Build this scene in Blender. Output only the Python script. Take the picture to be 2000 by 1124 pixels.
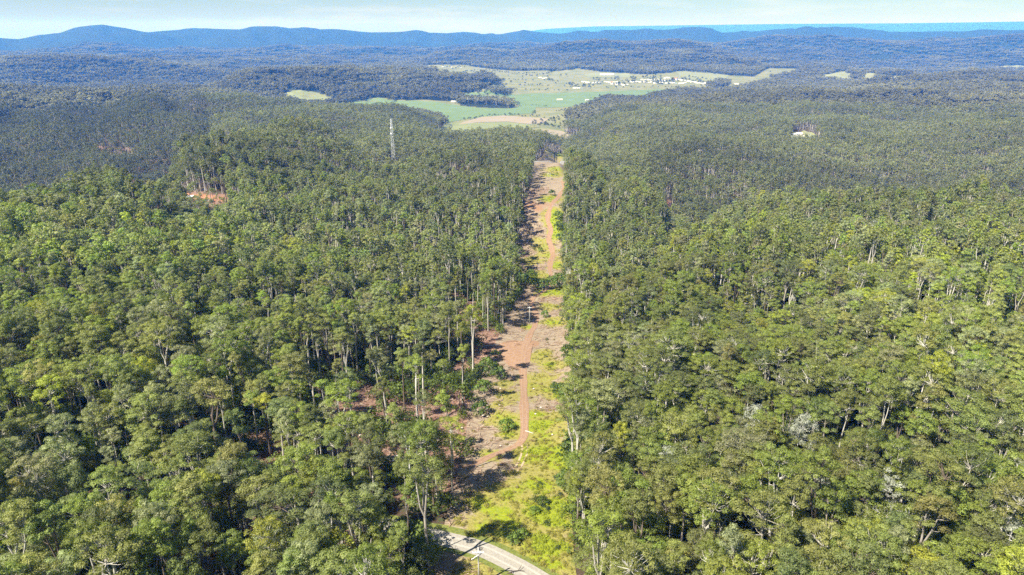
import bpy, math, random
import numpy as np
from math import radians as RAD

SC = bpy.context.scene
COL = SC.collection
for o in list(bpy.data.objects):
    bpy.data.objects.remove(o)

# ------------------------------------------------------------------ camera
CAM_Z = 150.0
PITCH = 21.0
cam_d = bpy.data.cameras.new('camera')
cam = bpy.data.objects.new('camera', cam_d)
COL.objects.link(cam)
cam.location = (0, 0, CAM_Z)
cam.rotation_euler = (RAD(90 - PITCH), 0, 0)
cam_d.sensor_width = 36
cam_d.lens = 24
cam_d.clip_start = 1
cam_d.clip_end = 150000
SC.camera = cam

# ------------------------------------------------------------------ sky, sun, exposure
SUN_EL, SUN_AZ = 51.0, -126.0          # azimuth: degrees clockwise from +Y (the view direction)
W = bpy.data.worlds.new('World')
SC.world = W
W.use_nodes = True
nt = W.node_tree
nt.nodes.clear()
wo = nt.nodes.new('ShaderNodeOutputWorld')
bg = nt.nodes.new('ShaderNodeBackground')
sky = nt.nodes.new('ShaderNodeTexSky')
sky.sky_type = 'NISHITA'
sky.sun_disc = False
sky.sun_elevation = RAD(SUN_EL)
sky.sun_rotation = RAD(SUN_AZ)
sky.altitude = 300
sky.air_density = 1.0
sky.dust_density = 0.0
sky.ozone_density = 3.0
hue = nt.nodes.new('ShaderNodeMix'); hue.data_type = 'RGBA'; hue.blend_type = 'MULTIPLY'
hue.inputs[0].default_value = 1
hue.inputs[7].default_value = (.73, .85, .87, 1)
nt.links.new(sky.outputs[0], hue.inputs[6])
tco = nt.nodes.new('ShaderNodeTexCoord')
cmap = nt.nodes.new('ShaderNodeMapping'); cmap.inputs['Scale'].default_value = (3, 3, 26)
cn = nt.nodes.new('ShaderNodeTexNoise'); cn.inputs['Scale'].default_value = 2.2; cn.inputs['Detail'].default_value = 7; cn.inputs['Roughness'].default_value = .6
cr = nt.nodes.new('ShaderNodeValToRGB'); cr.color_ramp.elements[0].position = .50; cr.color_ramp.elements[1].position = .72
cr.color_ramp.elements[1].color = (.45, .45, .45, 1)
cmix = nt.nodes.new('ShaderNodeMix'); cmix.data_type = 'RGBA'; cmix.inputs[7].default_value = (9.5, 9.6, 9.6, 1)
nt.links.new(tco.outputs['Generated'], cmap.inputs[0]); nt.links.new(cmap.outputs[0], cn.inputs[0]); nt.links.new(cn.outputs[0], cr.inputs[0])
nt.links.new(cr.outputs[0], cmix.inputs[0]); nt.links.new(hue.outputs[2], cmix.inputs[6])
nt.links.new(cmix.outputs[2], bg.inputs[0])
bg.inputs[1].default_value = 0.050
nt.links.new(bg.outputs[0], wo.inputs[0])

sd = bpy.data.lights.new('sun', 'SUN')
sd.energy = 4.6
sd.angle = RAD(0.5)
sd.color = (1.0, 0.955, 0.87)
sun = bpy.data.objects.new('sun', sd)
COL.objects.link(sun)
sun.rotation_euler = (RAD(90 - SUN_EL), 0, RAD(180 - SUN_AZ))
sun.location = (0, 0, 3000)

SC.view_settings.view_transform = 'Standard'
SC.view_settings.look = 'None'
SC.view_settings.gamma = 1
SC.view_settings.exposure = 1.2
SC.view_settings.use_curve_mapping = False
SC.render.engine = 'CYCLES'
cy = SC.cycles
cy.max_bounces = 6
cy.diffuse_bounces = 2
cy.glossy_bounces = 1
cy.transmission_bounces = 2
cy.volume_bounces = 2
cy.transparent_max_bounces = 4
cy.use_denoising = False
cy.caustics_reflective = False
cy.caustics_refractive = False
HAZE_DENSITY = 0.000105
HAZE_COLOR = (0.045, 0.24, 0.90)

# ------------------------------------------------------------------ maths helpers
CP, SP = math.cos(RAD(PITCH)), math.sin(RAD(PITCH))
F = 1000 / (18 / 24)          # pixels of the 2000 px wide photograph
rng = np.random.default_rng(7)
random.seed(7)


def ray(px, py):
    xc, yc = (px - 1000), (562 - py)
    v = np.array([xc, F * CP + yc * SP, yc * CP - F * SP], float)
    return v / np.linalg.norm(v)


def project(P):
    P = np.asarray(P, float)
    q = P - np.array([0, 0, CAM_Z])
    dep = q[..., 1] * CP - q[..., 2] * SP
    up = q[..., 1] * SP + q[..., 2] * CP
    return 1000 + F * q[..., 0] / dep, 562 - F * up / dep, dep


def pchip(x, y, xi):
    x = np.asarray(x, float); y = np.asarray(y, float)
    h = np.diff(x); dl = np.diff(y) / h
    m = np.zeros_like(y)
    for i in range(1, len(x) - 1):
        if dl[i-1] * dl[i] > 0:
            w1, w2 = 2*h[i] + h[i-1], h[i] + 2*h[i-1]
            m[i] = (w1 + w2) / (w1/dl[i-1] + w2/dl[i])
    m[0], m[-1] = dl[0], dl[-1]
    xi = np.clip(xi, x[0], x[-1])
    k = np.clip(np.searchsorted(x, xi) - 1, 0, len(x) - 2)
    t = (xi - x[k]) / h[k]
    return ((2*t**3 - 3*t**2 + 1)*y[k] + (t**3 - 2*t**2 + t)*h[k]*m[k]
            + (-2*t**3 + 3*t**2)*y[k+1] + (t**3 - t**2)*h[k]*m[k+1])


def _hash(ix, iy, s):
    n = (ix.astype(np.int64) * 374761393 + iy.astype(np.int64) * 668265263 + s * 982451653) & 0xffffffff
    n = ((n ^ (n >> 13)) * 1274126177) & 0xffffffff
    return ((n ^ (n >> 16)) & 0xffff) / 65535.0


def vnoise(x, y, scale, s=0):
    x = np.asarray(x, float) / scale + 1000.3; y = np.asarray(y, float) / scale + 1000.7
    ix, iy = np.floor(x), np.floor(y)
    fx, fy = x - ix, y - iy
    fx = fx*fx*fx*(fx*(fx*6 - 15) + 10); fy = fy*fy*fy*(fy*(fy*6 - 15) + 10)
    a, b = _hash(ix, iy, s), _hash(ix+1, iy, s)
    c, d = _hash(ix, iy+1, s), _hash(ix+1, iy+1, s)
    return (a + (b-a)*fx) * (1-fy) + (c + (d-c)*fx) * fy      # 0..1


def fbm(x, y, scale, octv=4, s=0):
    t, a, n = 0, 1.0, 0
    for o in range(octv):
        t = t + a * (vnoise(x, y, scale / 2**o, s + o*17) - .5); n += a; a *= .5
    return t / n * 2                                            # about -1..1


def sstep(a, b, v):
    t = np.clip((v - a) / (b - a), 0, 1)
    return t*t*(3 - 2*t)

# ------------------------------------------------------------------ terrain: drop below the camera by azimuth and distance
TREE_H = 27.0


def az_of(px):
    return math.atan((px - 1000) / 1338.0)


def drop(az, d, y):      # how far below the camera a point seen at row y and distance d lies
    yc = 562 - y
    return d * math.cos(az) * (F*SP - yc*CP) / (F*CP + yc*SP)


G, C, Y = 'g', 'c', 'y'   # g: ground drop in metres, c: row of canopy top, y: row of bare ground
COLS = {
 -500: [(60,G,120),(200,G,128),(400,G,140),(600,G,200),(900,G,330),(1500,G,260),(2400,G,240),(5000,G,300),(9000,G,395)],
 0:    [(60,G,130),(140,G,133),(250,G,135),(400,G,136),(560,C,386),(850,G,300),(1300,C,376),(1500,C,300),(1850,C,240),(2400,C,196),(2950,C,172),(4300,G,330),(5200,C,160),(6500,C,130),(7600,C,112),(9000,G,395)],
 180:  [(60,G,130),(140,G,134),(250,G,138),(430,G,141),(640,C,340),(950,G,300),(1350,C,322),(1500,C,275),(1900,C,228),(2450,C,190),(2950,C,172),(4200,G,330),(5400,C,155),(6800,C,125),(7800,C,108),(9000,G,395)],
 400:  [(60,G,130),(140,G,135),(250,G,142),(430,G,150),(650,C,365),(760,C,325),(900,C,280),(1150,G,275),(1500,C,262),(1850,C,230),(2400,C,192),(2950,C,173),(4200,G,330),(5400,C,155),(6800,C,125),(7800,C,110),(9000,G,395)],
 560:  [(60,G,130),(140,G,135),(250,G,145),(430,G,158),(640,C,385),(800,C,330),(1060,C,254),(1300,G,250),(1650,C,246),(1950,C,214),(2350,C,195),(2900,G,322),(4300,G,330),(5400,C,150),(6800,C,122),(7800,C,110),(9000,G,395)],
 760:  [(60,G,130),(140,G,135),(250,G,148),(430,G,170),(640,C,392),(800,C,350),(1150,C,302),(1350,C,268),(1600,C,245),(1900,C,226),(2300,C,207),(2750,G,322),(4300,G,326),(6000,G,325),(9000,G,395)],
 900:  [(60,G,131),(140,G,135),(200,G,141),(310,G,156),(430,G,172),(554,G,182),(652,G,170),(780,G,174),(891,G,182),(1000,G,190),(1300,C,300),(1500,C,275),(1750,C,258),(2050,G,318),(4300,G,320),(6000,G,320),(9000,G,395)],
 1090: [(60,G,131),(140,G,135),(198,G,140),(309,G,157),(430,G,173),(554,G,183),(652,G,161),(780,G,170),(891,G,181),(1000,Y,315),(1080,G,205),(1350,G,240),(1560,C,277),(1700,G,285),(2000,G,318),(4300,G,320),(6000,G,316),(9000,G,395)],
 1065: [(60,G,131),(140,G,135),(198,G,140),(309,G,157),(430,G,173),(554,G,183),(652,G,161),(780,G,170),(891,G,181),(1000,G,190),(1080,G,208),(1350,C,272),(1560,C,257),(1750,G,285),(2000,G,318),(4300,G,320),(6000,G,316),(9000,G,395)],
 1140: [(60,G,131),(140,G,135),(200,G,140),(310,G,155),(430,G,172),(560,G,180),(652,G,165),(780,G,170),(950,C,328),(1100,C,302),(1400,C,283),(1620,C,272),(1800,G,300),(2150,G,318),(2350,C,228),(2550,C,212),(2800,G,318),(4300,G,320),(6000,G,316),(9000,G,395)],
 1200: [(60,G,131),(140,G,135),(200,G,140),(310,G,155),(430,G,171),(560,G,179),(652,G,166),(780,C,367),(950,C,327),(1130,C,298),(1450,C,268),(1700,C,250),(2000,C,228),(2300,C,212),(2600,C,197),(2950,G,318),(4300,G,320),(6000,G,316),(9000,G,395)],
 1250: [(60,G,131),(140,G,135),(200,G,140),(310,G,155),(430,G,170),(560,G,178),(652,G,168),(780,C,365),(950,C,325),(1150,C,295),(1500,C,256),(1900,C,225),(2300,C,206),(2600,C,196),(3000,G,318),(4300,G,320),(5200,G,300),(9000,G,395)],
 1370: [(60,G,131),(140,G,134),(250,G,141),(340,G,151),(430,G,158),(530,C,470),(610,C,446),(780,G,245),(980,C,362),(1130,C,304),(1500,C,262),(1950,C,225),(2450,C,192),(2850,C,180),(3400,G,318),(4400,G,318),(5250,G,300),(9000,G,395)],
 1500: [(60,G,131),(140,G,134),(250,G,142),(350,C,600),(430,G,150),(540,C,440),(650,C,398),(860,G,250),(1080,C,345),(1250,C,304),(1600,C,265),(2000,C,226),(2500,C,190),(3000,C,172),(3700,G,318),(4600,G,318),(5300,Y,138),(9000,G,395)],
 1750: [(60,G,131),(140,G,134),(250,G,138),(400,G,142),(540,C,425),(660,C,378),(900,G,275),(1200,C,352),(1400,C,310),(1750,C,260),(2150,C,220),(2800,C,184),(3500,C,164),(4300,C,146),(4900,C,132),(5600,G,340),(9000,G,395)],
 2000: [(60,G,131),(140,G,133),(250,G,136),(400,G,140),(520,C,430),(640,C,378),(900,G,275),(1180,C,347),(1420,C,298),(1750,C,250),(2200,C,216),(2900,C,182),(3700,C,158),(4500,C,142),(5000,C,134),(5800,G,340),(9000,G,395)],
 2500: [(60,G,128),(250,G,135),(600,G,150),(800,G,205),(1200,G,210),(2000,G,240),(5000,G,300),(9000,G,395)],
}
AZK = sorted(COLS)
NU = 700
UMIN, UMAX = math.log(30.0), math.log(60000.0)
UU = np.linspace(UMIN, UMAX, NU)
tab = []
for k in AZK:
    az = az_of(k)
    ds, hs = [], []
    for d, t, v in COLS[k]:
        h = v if t == G else (drop(az, d, v) + (TREE_H if t == C else 0))
        ds.append(math.log(d)); hs.append(h)
    ds.append(math.log(13000)); hs.append(540)
    ds.append(math.log(26000)); hs.append(900)
    ds.append(math.log(60000)); hs.append(2300)
    tab.append(pchip(ds, hs, UU))
tab = np.array(tab)
AZ0, AZ1, NA = az_of(-500), az_of(2500), 500
azg = np.linspace(AZ0, AZ1, NA)
azk = np.array([az_of(k) for k in AZK])
grid = np.zeros((NA, NU))
for j in range(NU):
    grid[:, j] = pchip(azk, tab[:, j], azg)

# ridges: (distance, width towards us, width beyond, [(column, row of crest)...])
RIDGES = [
 (3900, 520, 700, [(400,175),(456,160),(480,148),(508,139),(560,135),(631,131),(700,133),(790,139),(860,141),(948,146),(983,156),(1000,190)], True),
 (6200, 700, 800, [(820,150),(860,128),(930,124),(1000,128),(1060,125),(1110,112),(1170,106),(1250,104),(1330,107),(1420,116),(1500,128),(1560,150)], True),
 (5600, 500, 900, [(-500,126),(0,118),(60,111),(110,107),(170,108),(260,113),(340,121),(430,131),(500,145)], True),
 (7600, 800, 1100, [(820,122),(860,104),(900,97),(960,95),(1000,100),(1050,92),(1116,83),(1151,81),(1211,82),(1302,76),(1350,85),(1400,98),(1450,118)], True),
 (9700, 1200, 1500, [(-500,110),(0,107),(90,104),(150,100),(217,90),(298,101),(438,103),(519,100),(582,89),(631,98),(700,98),(745,93),(790,100),(860,101),(895,97),(965,93),(1050,92),(1116,83),(1151,83),(1211,81),(1302,77),(1350,84),(1380,85),(1440,75),(1468,70),(1496,69),(1545,72),(1570,67),(1598,72),(1650,80),(1720,84),(1826,77),(1931,68),(2000,66),(2500,70)], True),
 (14500, 2600, 2500, [(-500,60),(0,67),(30,66),(60,75),(90,77),(130,68),(170,65),(200,55),(250,48),(290,54),(330,63),(400,59),(440,56),(500,58),(520,54),(600,57),(680,57),(740,63),(800,62),(825,59),(850,65),(920,66),(980,67),(1020,59),(1060,64),(1100,66),(1150,63),(1200,58),(1240,60),(1300,57),(1330,54),(1365,55),(1385,63),(1450,61),(1500,59),(1560,55),(1640,57),(1700,63),(1800,61),(1900,60),(2000,56),(2500,56)], False),
 (42000, 9000, 8000, [(-500,90),(0,90),(900,84),(1000,66),(1060,57),(1150,52),(1300,50),(1500,47),(1700,46),(1850,44),(2000,41),(2500,41)], False),
]
RID = []
for D, wf, wb, prof, tree in RIDGES:
    a = [az_of(p) for p, _ in prof]
    h = [drop(az_of(p), D, yy) + (22 if tree else 0) for p, yy in prof]
    RID.append((D, wf, wb, np.array(a), np.array(h)))


def terrain(x, y):
    x = np.asarray(x, float); y = np.asarray(y, float)
    d = np.hypot(x, y); az = np.arctan2(x, y)
    fa = np.clip((az - AZ0) / (AZ1 - AZ0) * (NA - 1), 0, NA - 1.001)
    fu = np.clip((np.log(np.maximum(d, 31)) - UMIN) / (UMAX - UMIN) * (NU - 1), 0, NU - 1.001)
    ia, iu = fa.astype(int), fu.astype(int)
    ta, tu = fa - ia, fu - iu
    h = (grid[ia, iu]*(1-ta)*(1-tu) + grid[ia+1, iu]*ta*(1-tu) + grid[ia, iu+1]*(1-ta)*tu + grid[ia+1, iu+1]*ta*tu)
    base = h
    # local relief, little in the valley and the clearing
    valley = sstep(2050, 2500, d) * (1 - sstep(5600, 6500, d)) * sstep(az_of(600), az_of(900), az) * (1 - sstep(az_of(1420), az_of(1600), az))
    rough = 4.0 * fbm(x, y, 70, 2, 3) * sstep(80, 250, d) + 27 * fbm(x, y, 250, 3, 5) * sstep(300, 900, d)
    far = sstep(3200, 4800, d)
    spz = sstep(1100, 1350, d) * (1 - sstep(2500, 3000, d)) * (1 - sstep(az_of(420), az_of(640), az))
    rough = rough + spz * 30 * (np.abs(fbm(x + .5*y, y*.45, 210, 3, 21)) * 2 - .6)
    rough = rough + far * (40 * fbm(x, y, 1300, 3, 9) + 22 * fbm(x, y, 420, 2, 12))
    cor = np.exp(-((az - az_of(1060)) / 0.05)**2) * (1 - sstep(1100, 1400, d))
    h = h - rough * (1 - .93 * valley) * (1 - .7 * cor)
    for i, (D, wf, wb, aa, hh) in enumerate(RID):
        ch = np.interp(az, aa, hh, left=hh[0], right=hh[-1])
        inside = 1.0
        if aa[0] > az_of(-400):
            inside = sstep(aa[0] - .01, aa[0] + .03, az)
        if aa[-1] < az_of(2400):
            inside = inside * (1 - sstep(aa[-1] - .03, aa[-1] + .005, az))
        wob = (vnoise(x, y, D * .12, 31 + i) - .5) * D * .05 
        t = np.where(d < D, (D + wob*0 - d) / wf, (d - D) / wb)
        g = np.exp(-np.abs(t)**1.7)
        spur = fbm(x, y, D * .05, 4, 50 + i) * D * (.013 if D < 30000 else .0035) * np.minimum(1, np.abs(t) * 2.2)
        rh = base + (ch - base) * g * inside - spur * g * inside * 1.3
        h = np.where(ch < base, h + (rh - base) * 1.0 - (h - base) * g * inside, h)
    return CAM_Z - h


def hit(px, py, dmin=60.0, lift=0.0):
    v = ray(px, py)
    hz = math.hypot(v[0], v[1])
    ts = np.geomspace(dmin, 40000, 2600) / hz
    P = v[None] * ts[:, None]; P[:, 2] += CAM_Z
    g = terrain(P[:, 0], P[:, 1]) + lift
    below = np.nonzero(P[:, 2] < g)[0]
    if not len(below):
        return P[-1]
    k = below[0]
    if k == 0:
        return P[0]
    a = (P[k-1, 2] - g[k-1]); b = (g[k] - P[k, 2])
    t = a / (a + b + 1e-9)
    q = P[k-1] * (1-t) + P[k] * t
    q[2] = terrain(q[0], q[1])
    return q


def wpoly(pts, dmin=60.0, dens=3):
    out = []
    n = len(pts)
    for i in range(n):
        a, b = pts[i], pts[(i+1) % n]
        for k in range(dens):
            t = k / dens
            out.append(hit(a[0]*(1-t) + b[0]*t, a[1]*(1-t) + b[1]*t, dmin)[:2])
    return np.array(out)


def inpoly(x, y, poly):
    x = np.asarray(x, float); y = np.asarray(y, float)
    r = np.zeros(x.shape, bool)
    n = len(poly)
    j = n - 1
    bb = (x >= poly[:, 0].min()) & (x <= poly[:, 0].max()) & (y >= poly[:, 1].min()) & (y <= poly[:, 1].max())
    if not bb.any():
        return r
    xs, ys = x[bb], y[bb]
    rr = np.zeros(xs.shape, bool)
    for i in range(n):
        xi, yi = poly[i]; xj, yj = poly[j]
        c = ((yi > ys) != (yj > ys))
        xx = (xj - xi) * (ys - yi) / (yj - yi + 1e-12) + xi
        rr ^= c & (xs < xx)
        j = i
    r[bb] = rr
    return r

# ------------------------------------------------------------------ material helpers
def mat(name):
    m = bpy.data.materials.new(name)
    m.use_nodes = True
    t = m.node_tree
    t.nodes.clear()
    out = t.nodes.new('ShaderNodeOutputMaterial')
    return m, t, out


def N(t, kind, **kw):
    n = t.nodes.new(kind)
    for k, v in kw.items():
        if k.startswith('i_'):
            n.inputs[k[2:]].default_value = v
        else:
            setattr(n, k, v)
    return n


def noise_node(t, scale, detail=4, coord=None, rough=.55):
    n = N(t, 'ShaderNodeTexNoise')
    n.inputs['Scale'].default_value = scale
    n.inputs['Detail'].default_value = detail
    n.inputs['Roughness'].default_value = rough
    if coord is not None:
        t.links.new(coord, n.inputs['Vector'])
    return n


def ramp(t, fac, stops):
    r = N(t, 'ShaderNodeValToRGB')
    el = r.color_ramp.elements
    while len(el) < len(stops):
        el.new(.5)
    for e, (p, c) in zip(el, stops):
        e.position = p
        e.color = (*c, 1) if len(c) == 3 else c
    t.links.new(fac, r.inputs[0])
    return r


def mix(t, fac, a, b, mode='MIX'):
    m = N(t, 'ShaderNodeMix', data_type='RGBA', blend_type=mode)
    for idx, v in ((0, fac), (6, a), (7, b)):
        if hasattr(v, 'is_linked') or hasattr(v, 'links'):
            t.links.new(v, m.inputs[idx])
        else:
            m.inputs[idx].default_value = v if idx == 0 else (*v, 1)
    return m.outputs[2]


def math_node(t, op, a, b=None, clamp=False):
    m = N(t, 'ShaderNodeMath', operation=op, use_clamp=clamp)
    for i, v in enumerate((a, b)):
        if v is None:
            continue
        if hasattr(v, 'links'):
            t.links.new(v, m.inputs[i])
        else:
            m.inputs[i].default_value = v
    return m.outputs[0]


def attr(t, name, kind='GEOMETRY'):
    return N(t, 'ShaderNodeAttribute', attribute_name=name, attribute_type=kind)


def surf_mat(name, build, rough=.9, bump=None):
    m, t, out = mat(name)
    p = N(t, 'ShaderNodeBsdfPrincipled')
    p.inputs['Roughness'].default_value = rough
    p.inputs['Specular IOR Level'].default_value = .2
    geo = N(t, 'ShaderNodeNewGeometry')
    c = build(t, geo.outputs['Position'])
    if isinstance(c, tuple):
        p.inputs['Base Color'].default_value = (*c, 1)
    else:
        t.links.new(c, p.inputs['Base Color'])
    if bump:
        nn = noise_node(t, bump[0], 6, geo.outputs['Position'], .65)
        b = N(t, 'ShaderNodeBump')
        b.inputs['Strength'].default_value = 1
        b.inputs['Distance'].default_value = bump[1]
        t.links.new(nn.outputs[0], b.inputs['Height'])
        t.links.new(b.outputs[0], p.inputs['Normal'])
    t.links.new(p.outputs[0], out.inputs[0])
    return m


def simple(name, col, rough=.8, vary=.12, scale=3.0, metallic=0):
    def f(t, pos):
        n = noise_node(t, scale, 4, pos)
        return mix(t, n.outputs[0], tuple(c*(1-vary) for c in col), tuple(min(1, c*(1+vary)) for c in col))
    m = surf_mat(name, f, rough)
    m.node_tree.nodes['Principled BSDF'].inputs['Metallic'].default_value = metallic
    return m


# terrain
def f_terrain(t, pos):
    n1 = noise_node(t, .35, 6, pos, .7)
    n2 = noise_node(t, .03, 4, pos)
    floor = ramp(t, n1.outputs[0], [(.3, (.045, .032, .02)), (.5, (.09, .06, .04)), (.62, (.05, .07, .02)), (.75, (.13, .09, .06))])
    slash = ramp(t, n1.outputs[0], [(.3, (.10, .055, .035)), (.5, (.26, .15, .105)), (.7, (.40, .27, .19))])
    sm = attr(t, 'slash')
    f2 = math_node(t, 'MULTIPLY', sm.outputs['Fac'], 1.0)
    near = mix(t, f2, floor.outputs[0], slash.outputs[0])
    # valley pasture and far wooded hills
    n3 = noise_node(t, .012, 5, pos, .6)
    past = ramp(t, n3.outputs[0], [(.3, (.14, .17, .065)), (.5, (.22, .22, .10)), (.7, (.27, .26, .14))])
    n4 = noise_node(t, .035, 6, pos, .75)
    wood = ramp(t, n4.outputs[0], [(.35, (.010, .018, .010)), (.5, (.028, .038, .018)), (.65, (.055, .065, .03))])
    v = attr(t, 'pasture')
    w = attr(t, 'faraway')
    c = mix(t, v.outputs['Fac'], near, past.outputs[0])
    wf = mix(t, w.outputs['Fac'], c, wood.outputs[0])
    return wf


M_TERRAIN = surf_mat('forest_floor', f_terrain, .95, (.25, .35))

# ------------------------------------------------------------------ land cover in world coordinates
CORR_L = [(760,1700),(810,1350),(838,1180),(850,1100),(874,1000),(888,950),(905,880),(915,800),(935,740),(952,700),(975,655),(1003,600),(1012,570),(1008,510),(1014,460),(1024,405),(1040,352),(1044,318),(1060,304),(1076,294)]
CORR_R = [(1190,1700),(1150,1350),(1135,1180),(1122,1100),(1116,1000),(1116,950),(1116,880),(1118,800),(1118,740),(1118,700),(1112,655),(1106,600),(1104,570),(1102,510),(1100,460),(1102,405),(1106,352),(1101,318),(1098,304),(1093,294)]
P_CORR = np.vstack([wpoly(CORR_L, dens=1), wpoly(CORR_R, dens=1)[::-1]])
VALLEY = [(660,206),(735,190),(775,196),(850,196),(880,193),(900,188),(926,181),(950,170),(975,160),(955,147),(900,148),(860,143),(822,127),(900,126),(950,134),(1010,139),(1050,138),(1100,138),(1130,134),(1178,141),(1222,143),(1262,146),(1300,143),(1330,139),(1424,147),(1470,150),(1500,134),(1566,134),(1560,140),(1510,152),(1470,168),(1400,178),(1332,176),(1306,183),(1270,190),(1260,196),(1220,194),(1180,195),(1150,207),(1110,226),(1102,246),(1106,262),(1138,270),(1120,280),(1100,287),(1085,287),(1060,280),(1000,285),(900,290),(850,275),(862,250),(868,240),(855,232),(830,224),(800,220),(740,219),(680,219)]
P_VAL = wpoly(VALLEY, 1850)
P_WOODS = [wpoly(p, 900) for p in (
    [(893,196),(905,192),(930,195),(970,198),(1003,200),(1003,211),(960,212),(900,207)],
    [(840,186),(900,186),(905,196),(895,199),(845,196)],
    [(955,178),(1000,179),(996,186),(960,184)],
    [(1380,168),(1400,160),(1424,162),(1420,170),(1390,173)],
)]
P_FIELDS = [wpoly(p, 900) for p in (
    [(552,184),(575,176),(617,180),(655,193),(648,203),(600,203),(560,196)],
    [(1604,148),(1650,139),(1668,150),(1660,158),(1610,158)],
    [(1682,143),(1713,144),(1708,162),(1686,156)],
    [(1728,149),(1770,150),(1768,158),(1728,157)],
    [(1950,130),(2010,128),(2010,135),(1960,136)],
    [(700,137),(742,138),(740,143),(704,143)],
    [(726,103),(748,100),(752,106),(730,108)],
)]
P_CLEAR = [wpoly(p, 60) for p in (
    [(332,382),(375,376),(447,382),(452,400),(440,403),(340,402),(326,398)],
    [(255,388),(285,386),(320,392),(318,415),(262,412)],
    [(1296,392),(1309,392),(1312,420),(1312,446),(1292,446)],
    [(1540,261),(1565,254),(1592,262),(1600,276),(1545,282)],
    [(1500,262),(1520,262),(1520,268),(1500,268)],
)]
SLASHZ = [wpoly(p, 60) for p in (
    [(610,725),(690,735),(780,780),(850,760),(905,760),(925,800),(905,930),(870,960),(830,930),(790,960),(720,930),(640,880),(590,800)],
    [(430,850),(560,860),(560,970),(450,960)],
    [(170,960),(230,960),(240,1080),(180,1080)],
    [(940,640),(985,640),(950,720),(880,730)],
    [(880,590),(950,590),(940,640),(880,660)],
)]
for _i, _p in enumerate(SLASHZ):
    pass


LOWZ = [wpoly([(322,404),(455,404),(447,482),(330,482)]), wpoly([(1288,462),(1318,462),(1318,520),(1288,520)]), wpoly([(1540,280),(1600,276),(1600,292),(1545,294)], 700)]


def d_corr(x, y):
    return inpoly(x, y, P_CORR)


def slash_mask(x, y):
    m = np.zeros(np.shape(x), bool)
    for p in SLASHZ:
        m |= inpoly(x, y, p)
    for p in P_CLEAR[:3]:
        m |= inpoly(x, y, p)
    return m


def open_land(x, y):
    v = inpoly(x, y, P_VAL)
    for p in P_WOODS:
        v &= ~inpoly(x, y, p)
    for p in P_FIELDS:
        v |= inpoly(x, y, p)
    return v

# road and tracks as world polylines
GRAVEL = [hit(*p) for p in [(700,1018),(780,1032),(850,1050),(900,1062),(943,1075),(985,1094),(1020,1112),(1062,1138)]]
GRAVEL.append(GRAVEL[-1] + (GRAVEL[-1] - GRAVEL[-2]) * 1.5)
GRAVEL = [GRAVEL[0] + (GRAVEL[0] - GRAVEL[1]) * 2] + GRAVEL
SEALED = [hit(*p) for p in [(1043,317),(1070,316.3),(1100,315)]]
_dv = SEALED[-1] - SEALED[0]
SEALED = [SEALED[0] - _dv * 6 + np.array([0, 60, 0]), SEALED[0] - _dv * 2, *SEALED, SEALED[-1] + _dv * 2, SEALED[-1] + _dv * 6 + np.array([0, -60, 0])]
TRACK = [hit(*p) for p in [(1098,354),(1102,362),(1090,386),(1074,408),(1070,430),(1076,452),(1072,466),(1078,486),(1080,500),(1074,516),(1076,540),(1071,562),(1058,572),(1044,580),(1038,594),(1046,612),(1046,630),(1036,652),(1028,672),(1022,700),(1022,724),(1023,770),(1025,810),(1024,848),(1015,868),(990,880),(962,890),(936,902),(905,915)]]
OLDTRACK = [hit(*p) for p in [(1024,866),(1025,880),(1018,902),(1005,922)]]


def dist_line(x, y, pts):
    x = np.asarray(x, float); y = np.asarray(y, float)
    best = np.full(x.shape, 1e9)
    for a, b in zip(pts[:-1], pts[1:]):
        ax, ay, bx, by = a[0], a[1], b[0], b[1]
        L = (bx-ax)**2 + (by-ay)**2 + 1e-9
        t = np.clip(((x-ax)*(bx-ax) + (y-ay)*(by-ay)) / L, 0, 1)
        best = np.minimum(best, np.hypot(x - ax - t*(bx-ax), y - ay - t*(by-ay)))
    return best

# ------------------------------------------------------------------ mesh builder
def new_obj(name, verts, faces, mats, parent=None, smooth=False, midx=None, fattr=None, vattr=None):
    me = bpy.data.meshes.new(name)
    verts = np.asarray(verts, np.float32)
    if isinstance(faces, np.ndarray):
        nf, k = faces.shape
        me.vertices.add(len(verts)); me.vertices.foreach_set('co', verts.ravel())
        me.loops.add(nf * k); me.loops.foreach_set('vertex_index', faces.astype(np.int32).ravel())
        me.polygons.add(nf)
        me.polygons.foreach_set('loop_start', np.arange(nf, dtype=np.int32) * k)
        me.polygons.foreach_set('loop_total', np.full(nf, k, np.int32))
        me.update(calc_edges=True)
    else:
        me.from_pydata([tuple(map(float, v)) for v in verts], [], faces)
        me.update()
    for m in (mats if isinstance(mats, (list, tuple)) else [mats]):
        me.materials.append(m)
    if midx is not None:
        me.polygons.foreach_set('material_index', np.asarray(midx, np.int32))
    if smooth:
        me.polygons.foreach_set('use_smooth', np.ones(len(me.polygons), bool))
    for nm, vals in (vattr or {}).items():
        a = me.attributes.new(nm, 'FLOAT', 'POINT')
        a.data.foreach_set('value', np.asarray(vals, np.float32).ravel())
    o = bpy.data.objects.new(name, me)
    COL.objects.link(o)
    if parent is not None:
        o.parent = parent
    return o


def empty(name, loc, label=None, cat=None, group=None, rz=0.0):
    o = bpy.data.objects.new(name, None)
    COL.objects.link(o)
    o.location = loc
    o.rotation_euler = (0, 0, rz)
    o.empty_display_size = .5
    tag(o, label, cat, group)
    return o


def tag(o, label=None, cat=None, group=None, kind=None):
    if label: o['label'] = label
    if cat: o['category'] = cat
    if group: o['group'] = group
    if kind: o['kind'] = kind
    return o


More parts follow.
